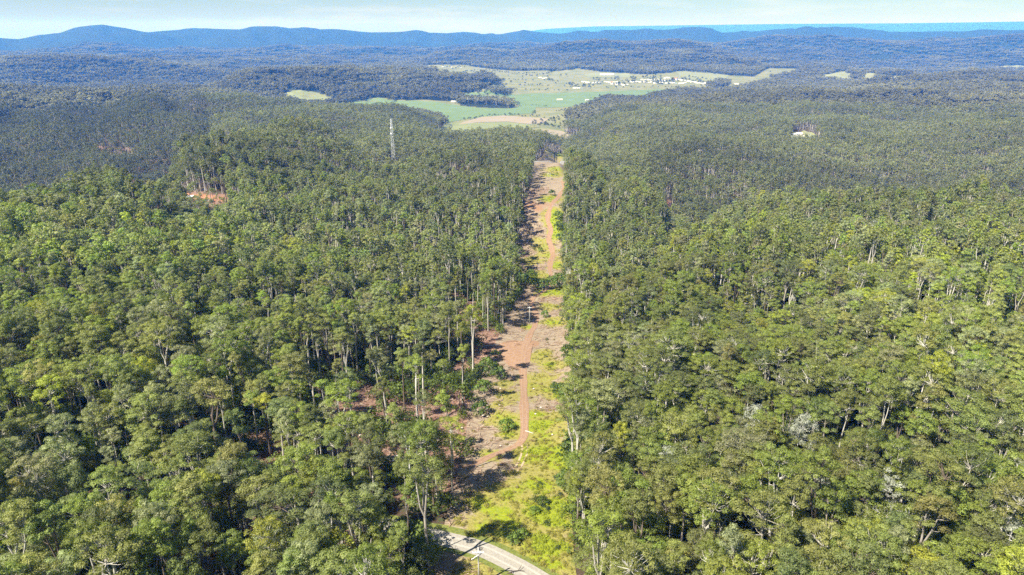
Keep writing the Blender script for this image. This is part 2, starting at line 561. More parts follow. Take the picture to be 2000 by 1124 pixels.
class MB:
    def __init__(s):
        s.v, s.f, s.m = [], [], []
        s.n = 0

    def add(s, v, f, mi=0):
        s.v.append(np.asarray(v, float)); s.f += [tuple(int(i) + s.n for i in q) for q in f]
        s.m += [mi] * len(f); s.n += len(v)
        return s

    def box(s, c, size, rz=0, mi=0, ry=0):
        sx, sy, sz = [a/2 for a in size]
        v = np.array([(x, y, z) for z in (-sz, sz) for y in (-sy, sy) for x in (-sx, sx)], float)
        if ry:
            cr, sr = math.cos(ry), math.sin(ry)
            v = np.column_stack([v[:, 0]*cr + v[:, 2]*sr, v[:, 1], -v[:, 0]*sr + v[:, 2]*cr])
        cr, sr = math.cos(rz), math.sin(rz)
        v = np.column_stack([v[:, 0]*cr - v[:, 1]*sr, v[:, 0]*sr + v[:, 1]*cr, v[:, 2]]) + np.array(c)
        return s.add(v, [(0,2,3,1),(4,5,7,6),(0,1,5,4),(2,6,7,3),(0,4,6,2),(1,3,7,5)], mi)

    def tube(s, pts, rad, k=5, mi=0, cap=True):
        pts = [np.asarray(p, float) for p in pts]
        base = s.n; vs, fs = [], []
        ref = np.array([.31, .95, .05])
        for i, p in enumerate(pts):
            d = pts[min(i+1, len(pts)-1)] - pts[max(i-1, 0)]
            d = d / (np.linalg.norm(d) + 1e-9)
            a = np.cross(d, ref); a /= np.linalg.norm(a) + 1e-9
            b = np.cross(d, a)
            for j in range(k):
                t = 2*math.pi*j/k
                vs.append(p + rad[i]*(a*math.cos(t) + b*math.sin(t)))
        for i in range(len(pts)-1):
            for j in range(k):
                q = (j+1) % k
                fs.append((i*k+j, i*k+q, (i+1)*k+q, (i+1)*k+j))
        if cap:
            fs.append(tuple(range(k-1, -1, -1))); fs.append(tuple((len(pts)-1)*k + j for j in range(k)))
        return s.add(vs, fs, mi)

    def build(s, name, mats, parent=None, smooth=False):
        return new_obj(name, np.vstack(s.v), s.f, mats, parent, smooth, midx=s.m)

# ------------------------------------------------------------------ the ground
fine = np.linspace(RAD(-50), RAD(50), 620)
rest = np.linspace(RAD(50), RAD(310), 66)[1:-1]
azs = np.concatenate([fine, rest])
rad_ = np.concatenate([np.geomspace(25, 9000, 560), np.geomspace(9000, 60000, 150)[1:]])
A, R = np.meshgrid(azs, rad_, indexing='ij')
X, Yg = R*np.sin(A), R*np.cos(A)
Z = terrain(X, Yg)
na, nr = A.shape
idx = np.arange(na*nr).reshape(na, nr)
i2 = np.roll(idx, -1, axis=0)
quads = np.stack([idx[:, :-1], idx[:, 1:], i2[:, 1:], i2[:, :-1]], -1).reshape(-1, 4)
V = np.column_stack([X.ravel(), Yg.ravel(), Z.ravel()])
V = np.vstack([V, [[0, 0, float(terrain(0., 25.))]]])
vx, vy = V[:, 0], V[:, 1]
dd = np.hypot(vx, vy)
past = np.zeros(len(V)); sel = (dd > 1500) & (dd < 8000)
past[sel] = open_land(vx[sel], vy[sel])
sl = np.zeros(len(V)); sel = dd < 1700
sl[sel] = slash_mask(vx[sel], vy[sel])
sl[sel] = np.maximum(sl[sel], .55 * (vnoise(vx[sel], vy[sel], 25, 77) > .62) * (vx[sel] < 0))
far_ = sstep(1800, 3000, dd) * (1 - past)
g_o = new_obj('ground', V, quads, M_TERRAIN, smooth=True, vattr={'pasture': past, 'slash': sl, 'faraway': far_})
tag(g_o, 'forest floor and valley ground running out to the hills', kind='structure')
# centre fan closes the hole under the camera
fan = [(int(i2[j, 0]), int(idx[j, 0]), len(V)-1) for j in range(na)]

# ------------------------------------------------------------------ sheets lying on the ground
def ruled(name, L, Rr, nu, nv, off, m, dmin=60.0, vat=None, label=None, lat=None):
    L = np.array([p[:2] for p in L]); Rr = np.array([p[:2] for p in Rr])
    def res(P, n):
        s = np.concatenate([[0], np.cumsum(np.hypot(*np.diff(P, axis=0).T))]); s /= s[-1]
        t = np.linspace(0, 1, n)
        return np.column_stack([np.interp(t, s, P[:, 0]), np.interp(t, s, P[:, 1])])
    a, b = res(L, nu), res(Rr, nu)
    t = np.linspace(0, 1, nv)[None, :, None]
    P = a[:, None]*(1-t) + b[:, None]*t
    P = P.reshape(-1, 2)
    z = terrain(P[:, 0], P[:, 1]) + (off if np.isscalar(off) else off(P))
    id_ = np.arange(nu*nv).reshape(nu, nv)
    q = np.stack([id_[:-1, :-1], id_[:-1, 1:], id_[1:, 1:], id_[1:, :-1]], -1).reshape(-1, 4)
    V = np.column_stack([P, z])
    o = new_obj(name, V, q, m, smooth=True, vattr=vat(P) if vat else None)
    tag(o, label, kind='structure')
    return o


def ribbon(name, pts, width, off, m, label, nv=6, step=1.5, wob=0.0):
    P = np.array([p[:2] for p in pts])
    s = np.concatenate([[0], np.cumsum(np.hypot(*np.diff(P, axis=0).T))])
    n = max(8, int(s[-1] / step))
    t = np.linspace(0, s[-1], n)
    x, y = pchip(s, P[:, 0], t), pchip(s, P[:, 1], t)
    dx, dy = np.gradient(x), np.gradient(y)
    l = np.hypot(dx, dy) + 1e-9
    nx, ny = dy/l, -dx/l
    w = (width(t / s[-1]) if callable(width) else np.full(n, width))/2
    wl = w * (1 + wob * (vnoise(t, t*0, 9, 5) - .5) * 2)
    wr = w * (1 + wob * (vnoise(t, t*0, 9, 8) - .5) * 2)
    return ruled(name, np.column_stack([x - nx*wl, y - ny*wl]), np.column_stack([x + nx*wr, y + ny*wr]), n, nv, off, m, label=label)


def f_strip(t, pos):
    g = attr(t, 'green'); r = attr(t, 'red')
    n1 = noise_node(t, .9, 6, pos, .75)
    n2 = noise_node(t, .12, 4, pos, .6)
    mp = N(t, 'ShaderNodeMapping'); mp.inputs['Scale'].default_value = (.35, 2.2, 1); mp.inputs['Rotation'].default_value = (0, 0, .35)
    t.links.new(pos, mp.inputs[0])
    n3 = noise_node(t, .8, 6, mp.outputs[0], .8)
    slash = ramp(t, n3.outputs[0], [(.30, (.12, .085, .055)), (.45, (.25, .185, .125)), (.56, (.36, .29, .20)), (.72, (.50, .43, .31))])
    straw = ramp(t, n1.outputs[0], [(.3, (.15, .14, .035)), (.5, (.29, .26, .06)), (.7, (.36, .30, .12))])
    grass = ramp(t, n1.outputs[0], [(.3, (.12, .16, .014)), (.5, (.25, .29, .018)), (.7, (.33, .34, .03))])
    soil = ramp(t, n1.outputs[0], [(.3, (.24, .13, .07)), (.7, (.36, .23, .145))])
    gm = math_node(t, 'ADD', g.outputs['Fac'], math_node(t, 'MULTIPLY', math_node(t, 'SUBTRACT', n2.outputs[0], .5), 1.3))
    a = mix(t, ramp(t, gm, [(.30, (0,0,0)), (.46, (1,1,1))]).outputs[0], slash.outputs[0], straw.outputs[0])
    b = mix(t, ramp(t, gm, [(.62, (0,0,0)), (.80, (1,1,1))]).outputs[0], a, grass.outputs[0])
    rm = math_node(t, 'ADD', r.outputs['Fac'], math_node(t, 'MULTIPLY', math_node(t, 'SUBTRACT', n1.outputs[0], .5), .8))
    return mix(t, ramp(t, rm, [(.42, (0,0,0)), (.6, (1,1,1))]).outputs[0], b, soil.outputs[0])


M_STRIP = surf_mat('cleared_ground', f_strip, .95, (1.6, .35))
# patches of green growth and of bare soil, in photo columns and rows brought onto the ground: (col, row, radius m, value)
GREENS = [(1060,1080,12,.95),(1075,1000,12,1.0),(1050,950,10,.95),(1000,1040,12,.65),(960,1000,10,.62),(1080,900,10,1.0),(1050,890,9,1.0),(1048,830,9,1.0),(1045,810,6,1.0),(1000,830,6,.9),(995,850,5,.9),(1085,770,9,.7),(1050,740,12,.62),(1060,700,10,.62),(985,750,9,.62),(985,790,8,.5),(1085,630,10,.8),(1075,600,9,.75),(1090,570,10,1.0),(1065,572,8,1.0),(1060,690,8,.7),(1030,545,14,.9),(1040,510,12,.65),(1052,485,10,.55),(1088,520,8,1),(1090,430,14,1.1),(1088,455,10,1),(1076,388,14,.85),(1080,342,16,.85),(1085,330,16,.8),(1086,300,60,.9),(1083,292,80,.9),(1060,760,14,.72),(1080,820,12,.68),(1062,860,10,.8),(1085,880,9,.75),(1075,715,10,.7),(985,820,8,.8),(995,775,7,.7),(1060,480,14,.6),(1070,500,16,.62),(1050,540,16,.7),(1015,930,7,.6),(960,1040,12,.72),(945,985,8,.66),(1000,970,10,.74),(1030,935,9,.66),(1000,1010,10,.7),(960,890,6,.7),(1030,640,5,.8),(920,1110,10,.45),(960,1115,8,.55),(1090,850,8,.6)]
REDS = [(995,690,16,1.0),(1010,705,12,1.0),(975,690,10,1.0),(1040,672,9,.9),(1040,590,5,.7),(1050,405,14,.8),(1035,400,16,.8),(1065,400,14,.6),(950,895,3,.7),(1080,358,10,.5),(1085,500,5,.6)]
_GW = [(hit(a, b), r, v) for a, b, r, v in GREENS]
_RW = [(hit(a, b), r, v) for a, b, r, v in REDS]


def strip_masks(P):
    x, y = P[:, 0], P[:, 1]
    g = np.zeros(len(x)); r = np.zeros(len(x))
    for q, rad, v in _GW:
        stretch = 1 + max(0, q[1] - 300) / 500
        g = np.maximum(g, v * np.exp(-(((x - q[0]) / rad)**2 + ((y - q[1]) / (rad*stretch))**2) * .8))
    for q, rad, v in _RW:
        stretch = 1 + max(0, q[1] - 300) / 500
        r = np.maximum(r, v * np.exp(-(((x - q[0]) / (rad*.6))**2 + ((y - q[1]) / (rad*stretch*.8))**2)))
    return {'green': g, 'red': r}


ruled('cleared_strip', [hit(*p) for p in CORR_L], [hit(*p) for p in CORR_R], 900, 36, .10, M_STRIP, vat=strip_masks,
      label='long cleared strip of slash, straw and bright weeds through the forest')

M_GRAVEL = surf_mat('gravel', lambda t, pos: ramp(t, noise_node(t, 1.8, 8, pos, .7).outputs[0], [(.3, (.25, .22, .18)), (.5, (.34, .31, .26)), (.7, (.42, .385, .325))]).outputs[0], .95, (6, .05))
M_DIRT = surf_mat('orange_dirt', lambda t, pos: ramp(t, noise_node(t, .8, 8, pos, .7).outputs[0], [(.3, (.24, .135, .075)), (.5, (.32, .195, .12)), (.7, (.40, .28, .18))]).outputs[0], .95, (3, .08))
M_TARMAC = surf_mat('pale_tarmac', lambda t, pos: ramp(t, noise_node(t, .3, 5, pos).outputs[0], [(.3, (.24, .23, .20)), (.7, (.36, .34, .29))]).outputs[0], .9)
M_VERGE = surf_mat('verge_grass', lambda t, pos: ramp(t, noise_node(t, 1.2, 6, pos, .7).outputs[0], [(.3, (.07, .10, .02)), (.7, (.24, .25, .06))]).outputs[0], .95, (4, .1))
ribbon('road_verge', GRAVEL, 10.5, .14, M_VERGE, 'green grass verge along the gravel road', wob=.2)
ribbon('gravel_road', GRAVEL, 6.2, .19, M_GRAVEL, 'pale gravel road crossing the strip at its near end', wob=.07)
ribbon('dirt_track', TRACK, lambda t: 3.0 + 1.3*(t < .45) + .6*np.sin(t*40)**2, .19, M_DIRT, 'orange dirt track winding along the cleared strip', nv=7, wob=.28)
# two worn wheel ruts of the old track
ot = np.array([p for p in OLDTRACK])
for s in (-1, 1):
    pp = [p + np.array([s*.95, 0, 0]) for p in ot]
    ribbon('old_track', pp, .7, .17, surf_mat('worn_straw_soil', lambda t, pos: ramp(t, noise_node(t, 1.5, 6, pos).outputs[0], [(.3, (.36, .26, .16)), (.7, (.52, .42, .28))]).outputs[0]),
           'faint worn wheel rut leaving the dirt track', nv=3, wob=.4)
ribbon('sealed_road', SEALED, 9.0, .30, M_TARMAC, 'sealed road crossing the far end of the strip', step=4)
M_RUT = surf_mat('packed_rut', lambda t, pos: ramp(t, noise_node(t, 2.5, 6, pos).outputs[0], [(.35, (.28, .175, .11)), (.65, (.40, .275, .18))]).outputs[0])
M_TYRE = surf_mat('packed_gravel', lambda t, pos: ramp(t, noise_node(t, 3.5, 6, pos).outputs[0], [(.35, (.36, .33, .28)), (.65, (.46, .43, .37))]).outputs[0])


def side_line(pts, off):
    P = np.array([p[:2] for p in pts]); g = np.gradient(P, axis=0); g /= np.linalg.norm(g, axis=1)[:, None]
    return np.column_stack([P[:, 0] + g[:, 1]*off, P[:, 1] - g[:, 0]*off, P[:, 0]*0])


for s_ in (-1, 1):
    ribbon('wheel_rut', side_line(TRACK, s_*.75), .42, .23, M_RUT, 'paler packed wheel rut along the dirt track', nv=3, wob=.5)
    ribbon('tyre_line', side_line(GRAVEL, s_*1.2), .8, .23, M_TYRE, 'paler tyre line worn along the gravel road', nv=3, wob=.5)
# orange earth pad beside the track bend
pad = [(958,682),(975,672),(1000,665),(1030,668),(1042,672),(1036,690),(1034,712),(1012,724),(1000,722),(985,706),(970,694)]
padw = wpoly(pad, dens=1)
cxy = padw.mean(0)
ruled('dirt_pad', np.vstack([padw[:6]]), np.vstack([padw[5:][::-1], padw[:1]])[:6], 30, 30, .15, M_DIRT, label='bare orange earth pad beside the bend of the track')

# paddocks
def field_mat(name, a, b):
    def f(t, pos):
        n = noise_node(t, .012, 5, pos, .6); n2 = noise_node(t, .15, 4, pos, .6)
        c = ramp(t, n.outputs[0], [(.35, a), (.65, b)]).outputs[0]
        return mix(t, .25, c, ramp(t, n2.outputs[0], [(.3, tuple(v*.7 for v in a)), (.7, tuple(min(1, v*1.25) for v in b))]).outputs[0])
    return surf_mat(name, f, .95)


M_GF = field_mat('green_pasture', (.135, .20, .085), (.175, .24, .105))
M_TF = field_mat('tan_stubble', (.29, .245, .17), (.34, .285, .20))
M_OF = field_mat('olive_pasture', (.19, .22, .09), (.25, .27, .12))
M_KF = field_mat('pale_pasture', (.21, .23, .11), (.28, .29, .15))
FIELDS = [
 ('green pasture at the foot of the wooded hill, left of the copse', [(655,205),(700,198),(735,190),(778,197),(840,199)], [(680,216),(740,218),(800,220),(838,228),(862,240)], M_GF, .5),
 ('green pasture in front of the long copse, above the creek', [(838,198),(893,206),(942,212),(1003,212),(1022,205),(1046,209)], [(860,240),(905,234),(960,228),(1000,226),(1020,223),(1046,222)], M_GF, .52),
 ('broad bright green pasture in the middle of the valley', [(1005,186),(1035,183),(1100,182),(1190,179),(1260,176),(1330,173),(1346,176)], [(1003,204),(1040,210),(1100,210),(1150,206),(1190,204),(1240,202),(1268,199)], M_GF, .5),
 ('narrow green pasture behind the copse', [(893,182),(940,181),(985,183),(1005,185)], [(905,192),(935,193),(970,191),(1003,192)], M_GF, .5),
 ('tan stubble paddock beyond the creek', [(905,239),(940,229),(985,226),(1040,230),(1072,232)], [(895,244),(930,240),(990,238),(1035,243),(1062,240)], M_TF, .55),
 ('olive green paddock in front of the tan stubble', [(868,240),(905,240),(930,241),(990,239),(1036,244)], [(868,262),(905,275),(960,266),(1010,258),(1036,252)], M_OF, .5),
 ('tan paddock edge behind the near forest', [(880,275),(960,267),(1010,259),(1040,253),(1100,257),(1110,264)], [(880,292),(960,290),(1020,288),(1085,297),(1105,296),(1150,284)], M_TF, .48),
 ('pale green slope right of the town', [(1320,140),(1360,139),(1400,144),(1424,148)], [(1330,150),(1360,158),(1390,160),(1415,156)], M_KF, .7),
 ('pale slope behind the town with a long white shed', [(1140,146),(1178,141),(1222,143),(1230,146)], [(1150,152),(1180,151),(1215,151),(1240,152)], M_KF, .7),
 ('small green paddock on the left among the woods', [(555,183),(575,177),(617,181),(652,194)], [(562,194),(595,200),(620,200),(646,200)], M_OF, .5),
 ('pale hillside paddock high on the right', [(1605,149),(1630,143),(1650,140),(1664,151)], [(1612,157),(1630,157),(1650,157),(1660,157)], M_KF, .8),
 ('small tan paddock between trees on the right hill', [(1683,144),(1700,143),(1712,145)], [(1687,155),(1698,158),(1707,160)], M_KF, .8),
 ('pale tan paddock at the right of the hill farm', [(1729,149),(1750,149),(1769,151)], [(1729,156),(1750,157),(1768,156)], M_KF, .8),
 ('thin pale paddock at the far right under blue woods', [(1952,130),(1980,129),(2008,128)], [(1960,135),(1985,135),(2008,134)], M_KF, .9),
]
for lab, a, b, m, off in FIELDS:
    ruled('paddock', [hit(*p, 900) for p in a], [hit(*p, 900) for p in b], 90, 30, off, m, label=lab)
M_RED = surf_mat('red_earth', lambda t, pos: ramp(t, noise_node(t, .25, 7, pos, .7).outputs[0], [(.3, (.26, .12, .075)), (.55, (.38, .19, .11)), (.75, (.42, .28, .19))]).outputs[0], .95, (1, .2))
for lab, a, b in (('red earth cut at the left clearing', [(335,387),(375,381),(443,386)], [(335,395),(385,400),(443,396)]),
                  ('red earth scrape on the left ridge', [(256,389),(285,387),(318,392)], [(262,402),(290,406),(318,404)]),
                  ('red earth gully in the right forest', [(1298,394),(1307,394)], [(1295,440),(1309,440)])):
    ruled('bare_earth', [hit(*p) for p in a], [hit(*p) for p in b], 40, 20, .25, M_RED, label=lab)
ruled('house_yard', [hit(1543, 262), hit(1570, 255), hit(1592, 263)], [hit(1545, 278), hit(1570, 278), hit(1598, 275)], 30, 20, .3, M_KF, label='pale cleared yard around the farmhouse on the right')

# ------------------------------------------------------------------ tree kit
def foliage_mat(name, trans=.42):
    m, t, out = mat(name)
    a1 = attr(t, 'tint', 'INSTANCER')
    v = attr(t, 'leafv')
    oi = N(t, 'ShaderNodeObjectInfo')
    # per clump brightness, old bronze tips
    k = math_node(t, 'MULTIPLY_ADD', v.outputs['Fac'], .75)
    t.nodes[-1].inputs[2].default_value = .62
    c = N(t, 'ShaderNodeVectorMath', operation='SCALE')
    t.links.new(a1.outputs['Vector'], c.inputs[0]); t.links.new(k, c.inputs['Scale'])
    tip = ramp(t, v.outputs['Fac'], [(.93, (0,0,0)), (.99, (1,1,1))])
    tipf = math_node(t, 'MULTIPLY', tip.outputs[0], .5)
    col = mix(t, tipf, c.outputs[0], (.34, .26, .09))
    d = N(t, 'ShaderNodeBsdfPrincipled')
    d.inputs['Roughness'].default_value = .55
    d.inputs['Specular IOR Level'].default_value = .35
    t.links.new(col, d.inputs['Base Color'])
    tr = N(t, 'ShaderNodeBsdfTranslucent')
    tc = mix(t, 1.0, col, (1.0, 1.15, .45), 'MULTIPLY')
    t.links.new(tc, tr.inputs[0])
    ms = N(t, 'ShaderNodeMixShader')
    ms.inputs[0].default_value = trans
    t.links.new(d.outputs[0], ms.inputs[1]); t.links.new(tr.outputs[0], ms.inputs[2])
    t.links.new(ms.outputs[0], out.inputs[0])
    return m


M_LEAF = foliage_mat('leaves')


def f_bark(t, pos):
    oi = N(t, 'ShaderNodeObjectInfo')
    mp = N(t, 'ShaderNodeMapping'); mp.inputs['Scale'].default_value = (2.5, 2.5, .25)
    t.links.new(pos, mp.inputs[0])
    n = noise_node(t, 1.6, 5, mp.outputs[0], .7)
    a = ramp(t, n.outputs[0], [(.35, (.32, .28, .22)), (.5, (.56, .52, .44)), (.65, (.70, .67, .60))]).outputs[0]
    b = ramp(t, n.outputs[0], [(.35, (.10, .075, .055)), (.6, (.23, .18, .135))]).outputs[0]
    return mix(t, ramp(t, oi.outputs['Random'], [(.60, (0,0,0)), (.80, (1,1,1))]).outputs[0], a, b)


M_BARK = surf_mat('gum_bark', f_bark, .8)
M_DEADW = simple('dead_wood', (.50, .47, .42), .85, .3, 1.5)


def leaf_quads(cent, prad, n, size, r, flat=.75, low=-.25, asp=.55):
    """n leaf sprays on a rounded clump."""
    d = r.normal(size=(n*2 + 8, 3)); d /= np.linalg.norm(d, axis=1)[:, None]
    d = d[d[:, 2] > low][:n]
    while len(d) < n:
        e = r.normal(size=(n, 3)); e /= np.linalg.norm(e, axis=1)[:, None]
        d = np.vstack([d, e[e[:, 2] > low]])[:n]
    rr = prad * (.62 + .46 * r.random(n))
    lump = 1 + .22*np.sin(d[:, 0]*5 + r.random()*6) * np.sin(d[:, 1]*5 + r.random()*6)
    p = d * (rr*lump)[:, None] * np.array([1, 1, flat]) + cent
    nrm = d*1.0 + r.normal(size=(n, 3))*.36 + np.array([0, 0, .2]); nrm /= np.linalg.norm(nrm, axis=1)[:, None]
    tn = np.cross(nrm, r.normal(size=(n, 3))); tn /= np.linalg.norm(tn, axis=1)[:, None]
    bn = np.cross(nrm, tn)
    s = size * (.6 + .8*r.random(n))[:, None]
    a, b = tn*s*.5, bn*s*.5*asp
    # lozenge with a bent tip
    v = np.stack([p - a, p - b*1.0 + nrm*s*.06, p + a, p + b + nrm*s*.06], 1)
    return v.reshape(-1, 3)


def tree_geo(seed, H=27., R=5., depth=9., npuff=32, nleaf=150, leaf=.55, fork=1, puff=(1.2, 2.0), style='gum', lod=0):
    """returns trunk MB and crown arrays (verts, quads, leafv)"""
    r = np.random.default_rng(seed)
    mb = MB()
    k = 7 if lod == 0 else (5 if lod == 1 else 3)
    lean = r.normal(size=2) * .03 * H
    tr = (.15 + .007*H*(r.random()*.5 + .6)) * (1.0 if lod == 0 else 1.25)
    hf = H * (.42 + .2*r.random()) if style == 'gum' else H*.4
    top = H - depth*.35
    def axis(z, sx=0, sy=0):
        t = z / H
        return np.array([lean[0]*t*t + sx, lean[1]*t*t + sy, z])
    mb.tube([axis(-2), axis(0), axis(hf*.5), axis(hf)], [tr*1.35, tr*1.2, tr*.9, tr*.75], k, cap=False)
    hubs = []
    nst = fork + 1 if style == 'gum' else 1
    for s in range(nst):
        ph = s*2*math.pi/max(1, nst) + r.random()*1.4
        sp = R*(.34 if nst > 1 else .06)
        hz = hf + (top-hf)*(.45 + .25*r.random())
        e = axis(hz, sp*math.cos(ph)*.8, sp*math.sin(ph)*.8)
        e2 = axis(top, sp*math.cos(ph)*1.1, sp*math.sin(ph)*1.1)
        mb.tube([axis(hf), (axis(hf)+e)/2 + r.normal(size=3)*.25, e, e2], [tr*.62, tr*.5, tr*.36, tr*.14], k, cap=False)
        hubs += [e, (e+e2)/2, (axis(hf)*.35+e*.65)]
    hubs = np.array(hubs)
    cv, lv = [], []
    pts = []
    tries = 0
    while len(pts) < npuff and tries < 4000:
        tries += 1
        ph = r.random()*2*math.pi
        u = math.sqrt(r.random())
        if style == 'gum':
            q = (u**1.15)
            z = H - puff[1]*.6 - depth*(.30*q*q + .62*r.random()**1.7)
            rr = R*q*(1 - .35*max(0, (H-z)/depth - .65))
        elif style == 'dome':
            q = u
            z = H - puff[1]*.6 - depth*(1 - math.sqrt(max(0, 1 - q*q*.94)))*.95 - depth*.1*r.random()
            rr = R*q
        else:
            z = H - depth*r.random(); rr = R*u*(.35 + .65*(H-z)/depth)
        p = axis(z, rr*math.cos(ph), rr*math.sin(ph))
        if all(np.linalg.norm((p-o_)*np.array([1, 1, 1.2])) > puff[0]*(1.5 if style == 'gum' else .95) for o_ in pts) or tries > 3000:
            pts.append(p)
    for p in pts:
        pr = puff[0] + (puff[1]-puff[0])*r.random()
        if lod < 2:
            hb = hubs[np.argmin(np.linalg.norm(hubs - p, axis=1) + (hubs[:, 2] > p[2]-.5)*6)]
            if lod == 0 or r.random() < .5:
                md = hb*.45 + p*.55 + np.array([0, 0, -.12*np.linalg.norm(p-hb)]) + r.normal(size=3)*.2
                mb.tube([hb, md, p], [tr*.22, tr*.14, tr*.05], 4 if lod == 0 else 3, cap=False)
        n = max(3, int(nleaf * (pr/puff[1])**2))
        q = leaf_quads(p, pr, n, leaf, r, flat=.66 if style == 'gum' else .8, low=-.22 if style == 'gum' else -.15)
        cv.append(q)
        base = r.random()*.55
        lv.append(np.repeat(np.clip(base + r.random(n)*.40 + (r.random(n) > .97)*.4, 0, 1), 4))
    cv = np.vstack(cv); lv = np.concatenate(lv)
    cf = np.arange(len(cv)).reshape(-1, 4)
    return mb, cv, cf, lv


VAR_SPECS = []      # (style, H, R, depth, npuff, fork, puff)
for s in range(8):
    VAR_SPECS.append(('gum', 24 + (s*37 % 5)*1.7, 2.9 + (s*13 % 4)*.42, 8 + (s*7 % 4)*1.5, 34 + (s*5 % 3)*5, s % 3, (.60, 1.12)))
VAR_SPECS.append(('gum', 28.5, 2.2, 10, 26, 0, (.55, .95)))
VAR_SPECS.append(('gum', 27, 2.5, 8, 25, 1, (.55, 1.0)))
VAR_SPECS.append(('dome', 21, 4.0, 8, 40, 0, (.85, 1.35)))
VAR_SPECS.append(('dome', 17, 3.5, 7, 34, 0, (.8, 1.25)))
NVAR = len(VAR_SPECS)
NEAR_MESH = []     # (trunk mesh, crown mesh)
PROTO = bpy.data.collections.new('tree_shapes')


def proto(name, mb, cv, cf, lv, lod):
    tv = np.vstack(mb.v)
    # one mesh, trunk quads and leaf quads
    tf = [f for f in mb.f if len(f) == 4]
    v = np.vstack([tv, cv])
    f = np.vstack([np.array(tf), cf + len(tv)])
    o = new_obj(name, v, f, [M_BARK, M_LEAF], midx=[0]*len(tf) + [1]*len(cf), vattr={'leafv': np.concatenate([np.zeros(len(tv)), lv])})
    COL.objects.unlink(o)
    PROTO.objects.link(o)
    return o


PIDX = {}
pc = 0
for i, (st, H, R_, dp, npf, fk, pf) in enumerate(VAR_SPECS):
    mb, cv, cf, lv = tree_geo(100+i, H, R_, dp, npf, 230 if st == 'gum' else 250, .29, fk, pf, st, 0)
    me_t = new_obj('trunk', np.vstack(mb.v), mb.f, M_BARK, smooth=True)
    me_c = new_obj('crown', cv, cf, M_LEAF, vattr={'leafv': lv})
    NEAR_MESH.append((me_t.data, me_c.data, H, R_))
    bpy.data.objects.remove(me_t); bpy.data.objects.remove(me_c)
    proto('canopy_tree_%03d' % pc, mb, cv, cf, lv, 0); PIDX[(0, i)] = pc; pc += 1
for i, (st, H, R_, dp, npf, fk, pf) in enumerate(VAR_SPECS):
    mb, cv, cf, lv = tree_geo(100+i, H, R_, dp, npf-3, 34, .74, fk, pf, st, 1)
    proto('canopy_tree_%03d' % pc, mb, cv, cf, lv, 1); PIDX[(1, i)] = pc; pc += 1
for i, (st, H, R_, dp, npf, fk, pf) in enumerate(VAR_SPECS):
    mb, cv, cf, lv = tree_geo(100+i, H, R_*1.05, dp, 11, 14, 1.45, 0, (1.3, 1.9), st, 2)
    proto('canopy_tree_%03d' % pc, mb, cv, cf, lv, 2); PIDX[(2, i)] = pc; pc += 1
# groves: a dozen low-detail trees, used only on distant hills
for gi in range(5):
    r = np.random.default_rng(900+gi)
    vs, lvs, tb = [], [], MB()
    for q in range(14):
        cx, cy = r.uniform(-19, 19, 2)
        hh = r.uniform(17, 27); rr = r.uniform(3.6, 6.5)
        base = r.random()*.6
        for pz in range(4):
            p = np.array([cx + r.normal()*rr*.38, cy + r.normal()*rr*.38, hh - rr*.5 - r.random()*rr*.5])
            w = leaf_quads(p, rr*.62, 13, 3.0, r, .7, -.1, .7)
            vs.append(w); lvs.append(np.full(len(w), np.clip(base + r.random()*.3, 0, .92)))
        if q % 2 == 0:
            tb.tube([(cx, cy, -2), (cx, cy, hh*.8)], [.4, .25], 3, cap=False)
        w = leaf_quads(np.array([cx, cy, hh*.45]), rr*.8, 8, 4.0, r, 1.4, -.8, .7)
        vs.append(w); lvs.append(np.full(len(w), .05))
    cv = np.vstack(vs)
    proto('canopy_tree_%03d' % pc, tb, cv, np.arange(len(cv)).reshape(-1, 4), np.concatenate(lvs), 3)
    PIDX[(3, gi)] = pc; pc += 1
# understorey shrub
US = []
for gi in range(3):
    r = np.random.default_rng(700+gi)
    tb = MB(); vs = []
    for q in range(9):
        p = np.array([r.normal()*1.3, r.normal()*1.3, 1.0 + r.random()*1.8])
        vs.append(leaf_quads(p, .9 + .5*r.random(), 34, .55, r, .85, -.5))
    tb.tube([(0, 0, -1), (.1, 0, 2)], [.12, .06], 3, cap=False)
    cv = np.vstack(vs)
    o = proto('canopy_tree_%03d' % pc, tb, cv, np.arange(len(cv)).reshape(-1, 4), r.random(len(cv)//4).repeat(4)*.8, 3)
    PIDX[(4, gi)] = pc; pc += 1; US.append(o)


